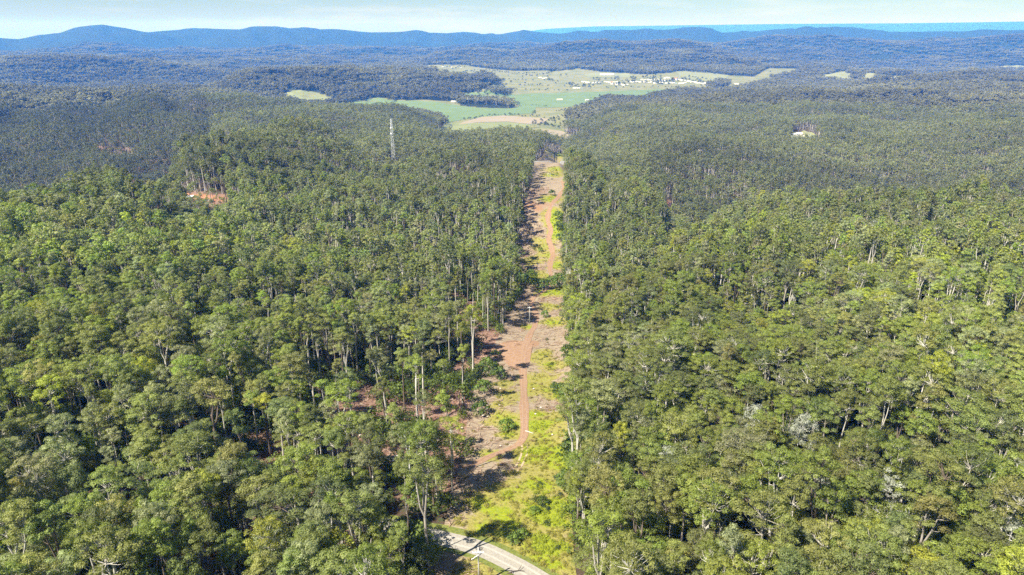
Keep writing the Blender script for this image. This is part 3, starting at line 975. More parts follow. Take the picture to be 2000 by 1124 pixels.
def gn_scatter(name, P, rot, scl, idx_, tint, coll, label, kind='stuff'):
    me = bpy.data.meshes.new(name)
    me.vertices.add(len(P)); me.vertices.foreach_set('co', np.asarray(P, np.float32).ravel())
    for nm, ty, vals in (('rotz', 'FLOAT', rot), ('scl', 'FLOAT_VECTOR', scl), ('pick', 'INT', idx_), ('tint', 'FLOAT_VECTOR', tint)):
        a = me.attributes.new(nm, ty, 'POINT')
        key = 'vector' if ty == 'FLOAT_VECTOR' else 'value'
        a.data.foreach_set(key, np.asarray(vals, np.int32 if ty == 'INT' else np.float32).ravel())
    o = bpy.data.objects.new(name, me)
    COL.objects.link(o)
    ng = bpy.data.node_groups.new(name, 'GeometryNodeTree')
    ng.interface.new_socket('Geometry', in_out='INPUT', socket_type='NodeSocketGeometry')
    ng.interface.new_socket('Geometry', in_out='OUTPUT', socket_type='NodeSocketGeometry')
    gi, go = ng.nodes.new('NodeGroupInput'), ng.nodes.new('NodeGroupOutput')
    m2p = ng.nodes.new('GeometryNodeMeshToPoints')
    iop = ng.nodes.new('GeometryNodeInstanceOnPoints')
    ci = ng.nodes.new('GeometryNodeCollectionInfo')
    ci.inputs['Collection'].default_value = coll
    ci.inputs['Separate Children'].default_value = True
    ci.inputs['Reset Children'].default_value = True
    def na_(nm, ty):
        n = ng.nodes.new('GeometryNodeInputNamedAttribute'); n.data_type = ty; n.inputs[0].default_value = nm
        return n.outputs[0]
    cx = ng.nodes.new('ShaderNodeCombineXYZ')
    ng.links.new(na_('rotz', 'FLOAT'), cx.inputs[2])
    ng.links.new(gi.outputs[0], m2p.inputs[0])
    ng.links.new(m2p.outputs[0], iop.inputs['Points'])
    ng.links.new(ci.outputs[0], iop.inputs['Instance'])
    iop.inputs['Pick Instance'].default_value = True
    ng.links.new(na_('pick', 'INT'), iop.inputs['Instance Index'])
    ng.links.new(cx.outputs[0], iop.inputs['Rotation'])
    ng.links.new(na_('scl', 'FLOAT_VECTOR'), iop.inputs['Scale'])
    ng.links.new(iop.outputs[0], go.inputs[0])
    md = o.modifiers.new('scatter', 'NODES')
    md.node_group = ng
    tag(o, label, kind=kind)
    return o

# ------------------------------------------------------------------ where the trees stand
def jitter_ring(cell, d0, d1, azmax=47.0, s=0):
    R1 = d1
    xs = np.arange(-R1, R1, cell); ys = np.arange(-d0*0 - 20, R1, cell)
    gx, gy = np.meshgrid(xs, ys)
    gx, gy = gx.ravel(), gy.ravel()
    r = np.random.default_rng(s)
    gx = gx + (r.random(len(gx)) - .5)*cell*.9; gy = gy + (r.random(len(gy)) - .5)*cell*.9
    d = np.hypot(gx, gy); a = np.degrees(np.arctan2(gx, gy))
    k = (d >= d0) & (d < d1) & (np.abs(a) < azmax)
    return gx[k], gy[k]


SPOTS = []      # (x, y, radius, clear run towards the camera)


def tree_allowed(x, y, pad=0.0):
    d = np.hypot(x, y)
    ok = np.ones(len(x), bool)
    nr_ = d < 1700
    ok[nr_] &= ~d_corr(x[nr_], y[nr_])
    for p in P_CLEAR:
        ok &= ~inpoly(x, y, p)
    for q in SPOTS:
        L = math.hypot(q[0], q[1]); ux_, uy_ = q[0]/L, q[1]/L
        al = (x - q[0])*ux_ + (y - q[1])*uy_; ac = np.abs(-(x - q[0])*uy_ + (y - q[1])*ux_)
        ok &= ~((ac < q[2]) & (al < q[2]) & (al > -q[3]))
    fr = d > 1500
    ok[fr] &= ~open_land(x[fr], y[fr])
    nr2 = d < 400
    ok[nr2] &= dist_line(x[nr2], y[nr2], GRAVEL) > 5.2
    md_ = (d > 800) & (d < 1700)
    ok[md_] &= dist_line(x[md_], y[md_], SEALED) > 9
    return ok


TINTS = {   # name: (colour, word)
 'olive':  ((.228, .258, .078), 'olive green'),
 'bright': ((.230, .282, .055), 'bright green'),
 'yellow': ((.320, .350, .045), 'yellow green'),
 'dark':   ((.155, .182, .068), 'dark green'),
 'grey':   ((.275, .295, .160), 'grey green'),
 'bronze': ((.258, .262, .088), 'bronze tipped'),
}
TN = list(TINTS)
TC = np.array([TINTS[k][0] for k in TN]) * 1.12


def choose(x, y, r):
    """tint class and variant for each tree from slow noise plus chance"""
    n = len(x)
    right = x > 20
    d = np.hypot(x, y)
    z1 = vnoise(x, y, 55, 201); z2 = vnoise(x, y, 30, 207)
    u = r.random(n)
    p = np.zeros((n, 6))
    p[:, 0] = .34; p[:, 1] = np.where(right, .30, .26) * (.4 + 1.3*z1); p[:, 2] = np.where(right, .07, .03)*(z2 > .6)*3
    p[:, 3] = .16; p[:, 4] = .12*(.3 + 1.5*z2); p[:, 5] = .06
    ml = d > 500
    p[ml, 1] *= .45; p[ml, 2] *= .25; p[ml, 4] *= 1.3; p[ml, 0] *= 1.5
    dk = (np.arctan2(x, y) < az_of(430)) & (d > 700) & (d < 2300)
    p[dk, 3] *= 6; p[dk, 4] *= 1.5  # left valley slope: its shade painted in as more dark leaf tints
    p /= p.sum(1)[:, None]
    cls = (u[:, None] > np.cumsum(p, 1)).sum(1).clip(0, 5)
    # variant: rainforest domes in gullies on the right
    v = r.integers(0, 10, n)
    dome = (r.random(n) < np.where(right, .30*sstep(.4, .7, vnoise(x, y, 60, 333)) + .06, .08)) | dk & (r.random(n) < .5)
    v = np.where(dome, 10 + r.integers(0, 2, n), v)
    edge = (np.abs(x - 30) < 330) & (d > 330) & (d < 1700) & (vnoise(x, y, 90, 404) > .33)
    v = np.where(edge & (r.random(n) < .6), 8 + r.integers(0, 2, n), v)
    return cls, v


def place(x, y, lod, r):
    cls, v = choose(x, y, r)
    s = r.uniform(.78, 1.18, len(x)) + .35*(r.random(len(x)) < .10)
    s = s * np.where(np.hypot(x, y) > 1500, 1.15, 1.0)
    hs = s.clip(.7, 1.15) * r.uniform(.90, 1.10, len(x))
    d_ = np.hypot(x, y)
    s = s * np.where(d_ < 260, 1.12, np.where(d_ < 330, 1.06, 1.0))
    hs = hs * (.80 + .42*vnoise(x, y, 38, 515)) * np.where(d_ < 260, 1.02, 1.0)
    for p in LOWZ:
        q = inpoly(x, y, p); s = np.where(q, s*.6, s); hs = np.where(q, hs*.40, hs)
    z = terrain(x, y) - .3
    rot = r.random(len(x))*6.283
    zn = .74 + .5*vnoise(x, y, 120, 616)*1.0 + .12*(vnoise(x, y, 45, 617) - .5)
    zn = zn * np.where((d_ > 1000) & (d_ < 2500) & (np.arctan2(x, y) < az_of(420)), .68, 1.0)  # shaded left valley slope: shade put into the leaf tint
    zn = zn * np.where((d_ > 820) & (d_ < 1280) & (np.arctan2(x, y) > az_of(1270)), .74, 1.0)  # gully behind the right hill: its shade painted by lowering the tint
    zn = zn * np.where((d_ > 430) & (d_ < 700) & (np.arctan2(x, y) > az_of(1380)), 1.14, 1.0)
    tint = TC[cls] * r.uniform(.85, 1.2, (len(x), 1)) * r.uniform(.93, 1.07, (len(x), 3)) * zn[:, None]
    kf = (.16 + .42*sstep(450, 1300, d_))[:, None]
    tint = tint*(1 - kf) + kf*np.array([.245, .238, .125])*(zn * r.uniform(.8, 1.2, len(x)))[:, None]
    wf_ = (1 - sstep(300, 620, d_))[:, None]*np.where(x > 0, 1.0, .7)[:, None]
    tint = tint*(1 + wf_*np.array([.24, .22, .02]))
    return dict(x=x, y=y, z=z, cls=cls, v=v, s=s, hs=hs, rot=rot, tint=tint, lod=np.full(len(x), lod))


# ------------------------------------------------------------------ singled-out trees: (column, row of the crown, kind, size)
SPECIAL = [
 (855, 470, 'bare', 24, 'bare white dead tree rising above the forest left of the strip'),
 (1722, 350, 'bare', 30, 'large bare silvery dead tree fanning out in the far right forest'),
 (1245, 688, 'bare', 23, 'pale bare tree with raised forked arms just right of the strip'),
 (1464, 333, 'bare', 22, 'small white bare stump of a tree on the right ridge'),
 (1618, 975, 'bare', 19, 'white forked bare limbs rising from green crowns at lower right'),
 (1750, 1048, 'bare', 20, 'widely forked white limbs near the bottom right of the forest'),
 (1812, 478, 'bare', 24, 'thin pale leafless tree among dark crowns on the right slope'),
 (1470, 838, 'grey', 24, 'broad grey leaved tree with silver foliage, lower middle right'),
 (1556, 868, 'grey', 21, 'whitish grey feathery tree beside the taller pale trunk'),
 (1305, 930, 'grey', 25, 'large sage grey tree with drooping foliage, lower inner right'),
 (1716, 992, 'grey', 17, 'small round grey white crown at lower right'),
 (1962, 968, 'grey', 18, 'grey white crown near the right border of the photo'),
 (1965, 1092, 'grey', 18, 'pale grey twiggy crown in the bottom right corner'),
 (1592, 1022, 'grey', 16, 'narrow grey crown between green crowns at lower right'),
 (1228, 562, 'grey', 23, 'hazy grey crown above the strip on its right side'),
 (1706, 464, 'grey', 19, 'pale grey crown halfway up the right ridge'),
 (162, 478, 'cream', 20, 'cream flowering tree on the left slope, largest of its patch'),
 (12, 498, 'cream', 20, 'cream flowering tree at the left border of the photo'),
 (172, 512, 'cream', 17, 'pale cream flowering crown below the largest one on the left'),
 (130, 505, 'cream', 16, 'small cream flowering crown left of the pale pair'),
 (352, 532, 'cream', 17, 'pinkish cream flowering crown in the middle of the left slope'),
 (500, 508, 'cream', 16, 'cream flowering crown farther right on the left slope'),
 (396, 510, 'cream', 15, 'small cream flowering crown above the pinkish one'),
 (48, 560, 'cream', 16, 'dull cream flowering crown low on the left border'),
 (1180, 302, 'cream', 19, 'first cream flowering crown right of the sealed road'),
 (1202, 304, 'cream', 19, 'second cream flowering crown right of the sealed road'),
 (1228, 301, 'cream', 21, 'wide cream flowering crown right of the sealed road'),
 (1500, 276, 'cream', 18, 'cream flowering crown left of the farmhouse yard'),
 (1533, 278, 'cream', 17, 'cream flowering crown directly below the farmhouse yard'),
 (1555, 284, 'cream', 18, 'pale crown below and right of the farmhouse yard'),
 (1570, 705, 'cream', 18, 'yellowish flowering crown in the middle of the right slope'),
 (797, 868, 'twin', 29, 'tall gum with two straight white trunks beside logging slash'),
 (500, 940, 'vfork', 27, 'gum with a white V shaped fork above dark undergrowth, lower left'),
 (555, 935, 'tallgum', 27, 'slim white trunked gum right of the V forked gum'),
 (1592, 820, 'tallgum', 30, 'tall gum with a long pale leaning trunk, right of the grey tree'),
 (1695, 875, 'tallgum', 28, 'gum with a half bare pale trunk among yellow green crowns'),
 (1768, 900, 'tallgum', 27, 'gum with pink stained pale trunk at lower right'),
 (1930, 845, 'tallgum', 29, 'straight pale trunked gum near the right border'),
 (668, 655, 'tallgum', 29, 'tall straight pale trunked gum above the logged gap on the left'),
 (1840, 815, 'tallgum', 29, 'gum with a thin bare leaning trunk on the right slope'),
]
SPW = []
for cx_, cy_, kd, hh_, lb in SPECIAL:
    q = hit(cx_, cy_, 60, hh_ * .72)
    SPW.append((q, kd, hh_, lb))
    near_ = np.hypot(q[0], q[1]) < 900
    SPOTS.append((q[0], q[1], 2.8 if kd in ('bare', 'grey', 'cream') else 3.0, 7.0))
for p_ in ((1118, 1110), (1108, 1150), (1128, 1180)):
    q = hit(*p_); SPOTS.append((q[0], q[1], 5.5, 5.5))
for p_ in ((768, 302, 26),):
    q = hit(*p_[:2], 700, p_[2]); SPOTS.append((q[0], q[1], 9, 24))

r0 = np.random.default_rng(11)
parts = []
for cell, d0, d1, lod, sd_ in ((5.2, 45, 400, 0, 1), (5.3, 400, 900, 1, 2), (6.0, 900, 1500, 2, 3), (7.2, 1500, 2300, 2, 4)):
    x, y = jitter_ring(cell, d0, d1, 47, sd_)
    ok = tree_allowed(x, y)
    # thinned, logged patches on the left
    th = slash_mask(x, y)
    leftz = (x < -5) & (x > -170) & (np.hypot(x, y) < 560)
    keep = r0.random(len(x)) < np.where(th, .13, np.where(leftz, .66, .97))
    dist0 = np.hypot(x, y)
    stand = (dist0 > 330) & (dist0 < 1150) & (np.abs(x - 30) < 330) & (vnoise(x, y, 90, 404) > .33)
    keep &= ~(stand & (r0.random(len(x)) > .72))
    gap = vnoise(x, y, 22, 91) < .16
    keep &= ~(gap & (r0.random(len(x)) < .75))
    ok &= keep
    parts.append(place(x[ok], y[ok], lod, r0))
# younger broadleaf trees filling in under the tall ones
x, y = jitter_ring(7.5, 60, 900, 46, 9)
ok = tree_allowed(x, y) & ~slash_mask(x, y) & (r0.random(len(x)) < np.where(x < 0, .38, .8))
sub = place(x[ok], y[ok], 1, r0)
sub['lod'] = np.where(np.hypot(sub['x'], sub['y']) < 380, 0, 1)
sub['v'] = 10 + r0.integers(0, 2, len(sub['x'])); sub['s'] = sub['s']*.82; sub['hs'] = sub['hs']*r0.uniform(.5, .85, len(sub['x']))
parts.append(sub)
T = {k: np.concatenate([p[k] for p in parts]) for k in parts[0]}
T['sx'] = T['s']*r0.uniform(.84, 1.2, len(T['s']))
# thinned zone trees are slender
thz = slash_mask(T['x'], T['y']) & (T['lod'] == 0)
T['v'] = np.where(thz, 8 + (T['v'] % 2), T['v'])
print('single trees', len(T['x']), [int((T['lod'] == k).sum()) for k in range(3)])

Hs = np.array([NEAR_MESH[v][2] for v in range(NVAR)])
mid = np.column_stack([T['x'], T['y'], T['z'] + Hs[T['v']]*T['hs']*.8])
PX, PY, DEP = project(mid)
inview = (PX > -25) & (PX < 2025) & (PY > 20) & (PY < 1150) & (DEP > 10) & (T['lod'] == 0)
isdome = T['v'] >= 10
dist = np.linalg.norm(mid - np.array([0, 0, CAM_Z]), axis=1)
order = np.argsort(dist)
pick_g = [i for i in order if inview[i] and not isdome[i]][:300]
pick_d = [i for i in order if inview[i] and isdome[i]][:110]

# ---- labels for the individual trees
def near_corr(x, y):
    return dist_line(np.array([x]), np.array([y]), P_CORR_L)[0], dist_line(np.array([x]), np.array([y]), P_CORR_R)[0]


P_CORR_L = [hit(*p) for p in CORR_L]; P_CORR_R = [hit(*p) for p in CORR_R]


def zone(i):
    x, y = T['x'][i], T['y'][i]
    px, py = PX[i], PY[i]
    dl, dr = near_corr(x, y)
    gr = dist_line(np.array([x]), np.array([y]), GRAVEL)[0]
    if gr < 16 and x < 20:
        return 'beside the shaded gravel road'
    if dl < 11:
        return 'at the strip\'s left edge ' + ('near the road' if y < 190 else ('by the slash' if y < 290 else 'by the orange pad'))
    if dr < 11:
        return 'at the strip\'s right edge ' + ('near the road' if y < 170 else ('by yellow weeds' if y < 230 else ('by the junction' if y < 300 else 'past the pad')))
    if slash_mask(np.array([x]), np.array([y]))[0]:
        return 'standing among pink logging slash'
    if px < 1000:
        a = 'far left' if px < 260 else ('middle left' if px < 560 else 'inner left')
    else:
        a = 'inner right' if px < 1340 else ('middle right' if px < 1680 else 'far right')
    b = 'lowest rows' if py > 980 else ('front rows' if py > 860 else 'rear rows')
    return 'in the ' + a + ' forest, ' + b


FORM = {0: 'straight', 1: 'forked', 2: 'spreading'}


def desc(i):
    v = T['v'][i]
    col = TINTS[TN[T['cls'][i]]][1]
    h = Hs[v]*T['hs'][i]
    if v >= 10:
        return ('large ' if h > 19 else 'small ') + col + ' domed broadleaf tree'
    form = 'slender' if v in (8, 9) else FORM[VAR_SPECS[v][5]]
    size = 'tall ' if h > 30.5 else ('short ' if h < 25 else '')
    return size + col + ' ' + form + ' gum'


classes = {}
for i in pick_g + pick_d:
    classes.setdefault(desc(i) + ' ' + zone(i), []).append(i)
LABEL = {}
NUMW = ['leftmost', 'second from left', 'third from left', 'fourth from left', 'fifth from left', 'sixth from left', 'seventh from left', 'eighth from left']
for key, mem in classes.items():
    mem = sorted(mem, key=lambda i: PX[i])
    n_ = len(mem)
    for q_, i in enumerate(mem):
        if n_ == 1:
            LABEL[i] = (key, None)
        elif n_ > 8:
            LABEL[i] = (key, key)
        else:
            w_ = NUMW[q_] if q_ < n_ - 1 or n_ > 8 else 'rightmost'
            LABEL[i] = (w_ + ' ' + key, None)
for i, (a_, b_) in list(LABEL.items()):
    w_ = a_.split()
    while len(w_) > 16:
        w_.remove('domed' if 'domed' in w_ else w_[-1])
    LABEL[i] = (' '.join(w_), b_)
for i in pick_g + pick_d:
    v = T['v'][i]
    dome = v >= 10
    lab, grp = LABEL[i]
    root = bpy.data.objects.new('broadleaf_tree' if dome else 'gum_tree', None)
    COL.objects.link(root)
    root.location = (T['x'][i], T['y'][i], T['z'][i])
    root.rotation_euler = (0, 0, T['rot'][i])
    root.scale = (T['sx'][i], T['s'][i], T['hs'][i])
    tag(root, lab[:1].lower() + lab[1:], 'tree', grp or ('broadleaf trees of the near forest' if dome else 'gum trees of the near forest'))
    tm, cm = NEAR_MESH[v][0], NEAR_MESH[v][1]
    for nm, me in (('trunk', tm), ('crown', cm)):
        o = bpy.data.objects.new(nm, me)
        COL.objects.link(o)
        o.parent = root
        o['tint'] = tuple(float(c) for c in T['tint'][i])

used = np.zeros(len(T['x']), bool); used[pick_g + pick_d] = True
k = ~used
# groves on the distant hills
gx, gy, gs = [], [], []
for cell, d0, d1, s_ in ((30, 2300, 3600, 1.0), (38, 3600, 5600, 1.2), (52, 5600, 8000, 1.5), (75, 8000, 11600, 2.0)):
    x, y = jitter_ring(cell, d0, d1, 43, int(cell))
    ok = ~open_land(x, y) & (vnoise(x, y, 400, 5) > .06)
    for p in P_CLEAR:
        ok &= ~inpoly(x, y, p)
    gx.append(x[ok]); gy.append(y[ok]); gs.append(np.full(ok.sum(), s_))
gx, gy, gs = map(np.concatenate, (gx, gy, gs))
print('groves', len(gx))
rr = np.random.default_rng(5)
ng_ = len(gx)
gt = np.array([.250, .240, .130])[None] * (.75 + .55*vnoise(gx, gy, 260, 61))[:, None] * rr.uniform(.8, 1.2, (ng_, 1))
# understorey between the near trees
ux, uy = jitter_ring(4.2, 60, 640, 46, 77)
ok = tree_allowed(ux, uy)
um = slash_mask(ux, uy)
ok &= rr.random(len(ux)) < np.where(um, .16, np.where(ux > 10, .85, .45))
ux, uy = ux[ok], uy[ok]
nu_ = len(ux)
ut = np.array([.150, .195, .034])[None] * rr.uniform(.6, 1.3, (nu_, 1))
print('understorey', nu_)
idx_all = np.array([PIDX[(int(l), int(v))] for l, v in zip(T['lod'][k], T['v'][k])])
P = np.vstack([np.column_stack([T['x'][k], T['y'][k], T['z'][k]]),
               np.column_stack([gx, gy, terrain(gx, gy) - 1])])
rot = np.concatenate([T['rot'][k], rr.random(ng_)*6.283])
us = rr.uniform(.9, 2.1, nu_)
scl = np.vstack([np.column_stack([T['sx'][k], T['s'][k], T['hs'][k]]),
                 np.column_stack([gs, gs, np.ones(ng_)*(.85 + .3*rr.random(ng_))])])
idn = np.concatenate([idx_all, np.array([PIDX[(3, int(q))] for q in rr.integers(0, 5, ng_)])])
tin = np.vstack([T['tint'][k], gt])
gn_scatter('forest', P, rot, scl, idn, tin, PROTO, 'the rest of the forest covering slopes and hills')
gn_scatter('undergrowth', np.column_stack([ux, uy, terrain(ux, uy)]), rr.random(nu_)*6.283, np.column_stack([us, us, us*rr.uniform(.8, 1.5, nu_)]),
           np.array([PIDX[(4, int(q))] for q in rr.integers(0, 3, nu_)]), ut, PROTO, 'green shrubs growing beneath the forest trees')

# ------------------------------------------------------------------ singled-out trees
M_SILVER = simple('bare_silver_wood', (.66, .64, .59), .8, .2, 1.2)


def bare_tree(loc, H, seed, label):
    r = np.random.default_rng(seed)
    root = empty('bare_tree', loc, label, 'tree', None, r.random()*6.28)
    tk, br = MB(), MB()
    top = np.array([r.normal()*.6, r.normal()*.6, H*.58])
    tk.tube([(0, 0, -1), (0, 0, 1), top*.6 + r.normal(size=3)*.2, top], [.40, .32, .27, .22], 7)
    def limb(a, d, L, w, lev):
        pts = [a]; dd_ = d.copy()
        for s_ in range(3):
            dd_ = dd_ + r.normal(size=3)*.16 + np.array([0, 0, .10]); dd_ /= np.linalg.norm(dd_)
            pts.append(pts[-1] + dd_*L/3)
        br.tube(pts, [w, w*.8, w*.6, w*.35], 5 if lev < 2 else 3, cap=False)
        if lev < 3:
            for c in range(3 if lev else 4):
                b = pts[1 + int(r.integers(0, 3))]
                e = dd_ + r.normal(size=3)*.6 + np.array([0, 0, .15]); e /= np.linalg.norm(e)
                limb(b, e, L*.55, w*.5, lev+1)
    for s_ in range(4):
        ph = s_*1.57 + r.random()*.7
        d = np.array([math.cos(ph)*.75, math.sin(ph)*.75, .9]); d /= np.linalg.norm(d)
        limb(top*(.78 + .22*(s_ % 2)), d, H*.36, .15, 0)
    tk.build('trunk', M_SILVER, root, True)
    br.build('branches', M_SILVER, root, True)
    return root


def leafy_special(loc, H, kind, seed, label, tint):
    r = np.random.default_rng(seed)
    nm = {'grey': 'grey_leaved_tree', 'cream': 'flowering_tree'}.get(kind, 'pale_trunk_gum')
    root = empty(nm, loc, label, 'tree', {'grey': 'grey leaved trees of the right forest', 'cream': 'cream flowering trees'}.get(kind, 'pale trunked gums'), 0)
    far_off = math.hypot(loc[0], loc[1]) > 500
    if kind in ('grey', 'cream'):
        mb, cv, cf, lv = tree_geo(seed, H, H*.18, H*.5, 34, 170 if not far_off else 60, .4 if not far_off else .8, 1, (.8, 1.4), 'gum', 0)
    else:
        mb, cv, cf, lv = tree_geo(seed, H, 3.2, 7.0, 22, 230, .36, 1 if kind != 'tallgum' else 0, (1.0, 1.7), 'gum', 0)
        if kind == 'twin':
            mb.tube([(.2, -.3, -1), (1.9, -.8, 3), (2.3, -.9, H*.5), (3.0, -.6, H*.8)], [.34, .30, .25, .12], 7, cap=False)
        if kind == 'vfork':
            for s_ in (-1, 1):
                mb.tube([(0, 0, H*.30), (s_*2.2, 0, H*.42), (s_*4.8, .3, H*.52), (s_*6.0, .5, H*.66)], [.32, .26, .2, .1], 6, cap=False)
    t_ = new_obj('trunk', np.vstack(mb.v), mb.f, M_SILVER, root, True)
    c_ = new_obj('crown', cv, cf, M_LEAF, root, vattr={'leafv': lv})
    for o in (t_, c_):
        o['tint'] = tuple(tint)
    return root


for i_, (q, kd, hh_, lb) in enumerate(SPW):
    loc = (q[0], q[1], q[2] - .3)
    if kd == 'grey': hh_ = max(hh_, 23) + 3
    if kd == 'bare':
        bare_tree(loc, hh_, 40+i_, lb)
    else:
        tt = {'grey': (.45, .46, .38), 'cream': (.50, .45, .30)}.get(kd, (.155, .20, .045))
        leafy_special(loc, hh_, kd, 60+i_, lb, tt)

# ------------------------------------------------------------------ power poles
M_POLE = simple('weathered_pole', (.50, .49, .45), .7, .2, 2)
M_INS = simple('white_insulator', (.85, .86, .86), .3, .05)
M_STEEL = simple('galvanised_steel', (.62, .64, .66), .45, .12, 2, .3)
M_WHITE = simple('white_paint', (.80, .80, .78), .5, .06)


def pole(loc, H, arms, label, pair=None, thick=.17):
    root = empty('power_pole', loc, label, 'power pole', 'timber power poles along the strip')
    for dx in ([0] if pair is None else [-pair/2, pair/2]):
        MB().tube([(dx, 0, -1), (dx, 0, H)], [thick*1.25, thick*.85], 8).build('shaft', M_POLE, root, True)
    for z, L, rz in arms:
        ca, sa = math.cos(rz), math.sin(rz)
        off = thick + .09
        mb = MB().box((-sa*off, -ca*0 + ca*off*0 - off*ca, H - z), (L, .19, .22), rz)
        mb.build('crossarm', M_WHITE if z > .5 else M_POLE, root)
        for t in (-.46, -.2, .2, .46):
            c = np.array([ca*t*L - sa*off, sa*t*L - off*ca, H - z + .08])
            MB().tube([c, c + [0, 0, .12], c + [0, 0, .26]], [.09, .13, .06], 6).build('insulator', M_INS, root, True)
        for s_ in (-1, 1):
            MB().tube([(ca*s_*L*.32 - sa*off, sa*s_*L*.32 - off*ca, H - z - .05), (0, -thick, H - z - .85)], [.03, .03], 4).build('brace', M_STEEL, root)
    return root


q = hit(934, 1069, 60, 12.0)
pole((q[0], q[1], q[2]), 12.0, [(1.5, 3.0, 0.0), (2.6, 3.9, RAD(43))], 'nearest power pole with two white crossarms beside the gravel road', thick=.19)
for (px_, py_, H_, kw, lb) in (
    (1034, 634, 11.5, {}, 'slim power pole on the left of the track bend'),
    (1072, 360, 12.5, dict(pair=2.6), 'twin legged power pole where the dirt track begins'),
    (1080, 313, 12.5, {}, 'power pole just beyond the sealed road'),
    (1086, 296, 12.5, {}, 'farthest power pole in the narrow notch of the strip')):
    q = hit(px_, py_)
    pole((q[0], q[1], q[2]), H_, [(.7, 3.2 if kw else 2.4, 0.0)], lb, thick=.15, **kw)

# ------------------------------------------------------------------ communications tower
q = hit(768, 302, 700, 26)
v_ = ray(762.5, 233); dq = math.hypot(q[0], q[1])
ztop = CAM_Z + v_[2] * dq / math.hypot(v_[0], v_[1])
TH = ztop - q[2]
tw = empty('lattice_tower', (q[0], q[1], q[2]), 'tall pale steel lattice communications tower above the left forest', 'tower', None, .35)
wb, wt = 3.4, .75


def corner(k_, t):
    w = wb*(1-t) + wt*t
    return np.array([(w if k_ in (0, 3) else -w), (w if k_ < 2 else -w), TH*t])


for k_ in range(4):
    MB().tube([corner(k_, -.01), corner(k_, 1)], [.17, .11], 6).build('leg', M_STEEL, tw, True)
nb = 15
for b_ in range(nb):
    t0, t1 = b_/nb, (b_+1)/nb
    for k_ in range(4):
        k2 = (k_+1) % 4
        MB().tube([corner(k_, t0), corner(k2, t1)], [.075, .075], 4).build('brace', M_STEEL, tw)
        MB().tube([corner(k2, t0), corner(k_, t1)], [.075, .075], 4).build('brace', M_STEEL, tw)
        MB().tube([corner(k_, t1), corner(k2, t1)], [.08, .08], 4).build('strut', M_STEEL, tw)


def dish(z, ang, rad, parent):
    mb = MB()
    c = np.array([math.cos(ang), math.sin(ang), 0]); n2 = np.array([-math.sin(ang), math.cos(ang), 0])
    w = 1.4
    pts = [c*w, c*(w+.15), c*(w+.5), c*(w+.75)]
    pts = [p + np.array([0, 0, z]) for p in pts]
    mb.tube(pts, [.25, rad*.8, rad, rad*.96], 14)
    return mb.build('dish', M_WHITE, parent, True)


dish(TH*.83, -2.5, 1.5, tw); dish(TH*.72, -2.6, 1.7, tw); dish(TH*.66, -.9, 1.1, tw); dish(TH*.5, -2.2, 1.0, tw)
for k_ in range(3):
    an = k_*2.094 + .5
    c_ = np.array([math.cos(an)*1.5, math.sin(an)*1.5, TH - 1.2])
    MB().box(c_, (.45, .3, 2.6), an).build('antenna_panel', M_WHITE, tw)
    MB().tube([(0, 0, TH-1.2), c_], [.07, .07], 4).build('bracket', M_STEEL, tw)
MB().box((0, 0, TH), (2.0, 2.0, .25)).build('top_platform', M_STEEL, tw)
MB().tube([(0, 0, TH), (0, 0, TH+4.5)], [.09, .05], 6).build('mast', M_WHITE, tw)

# ------------------------------------------------------------------ town houses, sheds, farmhouses
ROOFS = {'white': simple('roof_white', (.80, .80, .78), .5), 'pale grey': simple('roof_grey', (.55, .57, .58), .5),
         'cream': simple('roof_cream', (.72, .66, .54), .6), 'red': simple('roof_red', (.45, .17, .10), .7), 'green': simple('roof_green', (.20, .30, .24), .6)}
M_WALL = simple('house_wall', (.68, .64, .56), .8, .1, .5)
M_GLASS = simple('window_glass', (.06, .08, .10), .15, .1)
M_CONC = simple('slab', (.45, .43, .40), .9)
_hc = {}


def house(loc, L, D_, roof, rz, label, name='house', cat='house', group='houses of the valley town', wins=3, wallh=3.0):
    root = empty(name, loc, label, cat, group, rz)
    key = (L, D_, roof, wins, wallh)
    if key not in _hc:
        rise = D_*.26
        w = MB().box((0, 0, wallh/2 - .5), (L, D_, wallh + 1))
        w.add([(-L/2, -D_/2, wallh), (-L/2, D_/2, wallh), (-L/2, 0, wallh+rise), (L/2, -D_/2, wallh), (L/2, D_/2, wallh), (L/2, 0, wallh+rise)], [(0, 2, 1), (3, 4, 5)])
        wo_ = w.build('walls', M_WALL)
        e = .6; l2, d2 = L/2+e, D_/2+e
        dz = rise/(D_/2)*e
        rv = []
        for zz in (0.05, .25):
            rv += [(-l2, -d2, wallh-dz+zz), (l2, -d2, wallh-dz+zz), (l2, 0, wallh+rise+zz), (-l2, 0, wallh+rise+zz), (-l2, d2, wallh-dz+zz), (l2, d2, wallh-dz+zz)]
        rf = [(0, 3, 2, 1), (3, 4, 5, 2), (6, 7, 8, 9), (9, 8, 11, 10), (0, 1, 7, 6), (5, 4, 10, 11), (1, 2, 8, 7), (2, 5, 11, 8), (3, 0, 6, 9), (4, 3, 9, 10)]
        ro_ = new_obj('roof', rv, rf, ROOFS[roof])
        ws = []
        for k_ in range(wins):
            cx_ = (k_ + .5)/wins*L - L/2
            ws.append(MB().box((cx_, -D_/2, wallh*.55), (L/wins*.38, .12, wallh*.38)).build('window', M_GLASS))
        dr_ = MB().box((L*.5, 0, 1.05), (.12, 1.1, 2.1)).build('door', M_GLASS)
        _hc[key] = [o.data for o in (wo_, ro_, *ws, dr_)]
        _nm = ['walls', 'roof'] + ['window']*wins + ['door']
        _hc[key] = list(zip(_nm, _hc[key]))
        for o in (wo_, ro_, *ws, dr_):
            bpy.data.objects.remove(o)
    for nm, me in _hc[key]:
        o = bpy.data.objects.new(nm, me); COL.objects.link(o); o.parent = root
    return root


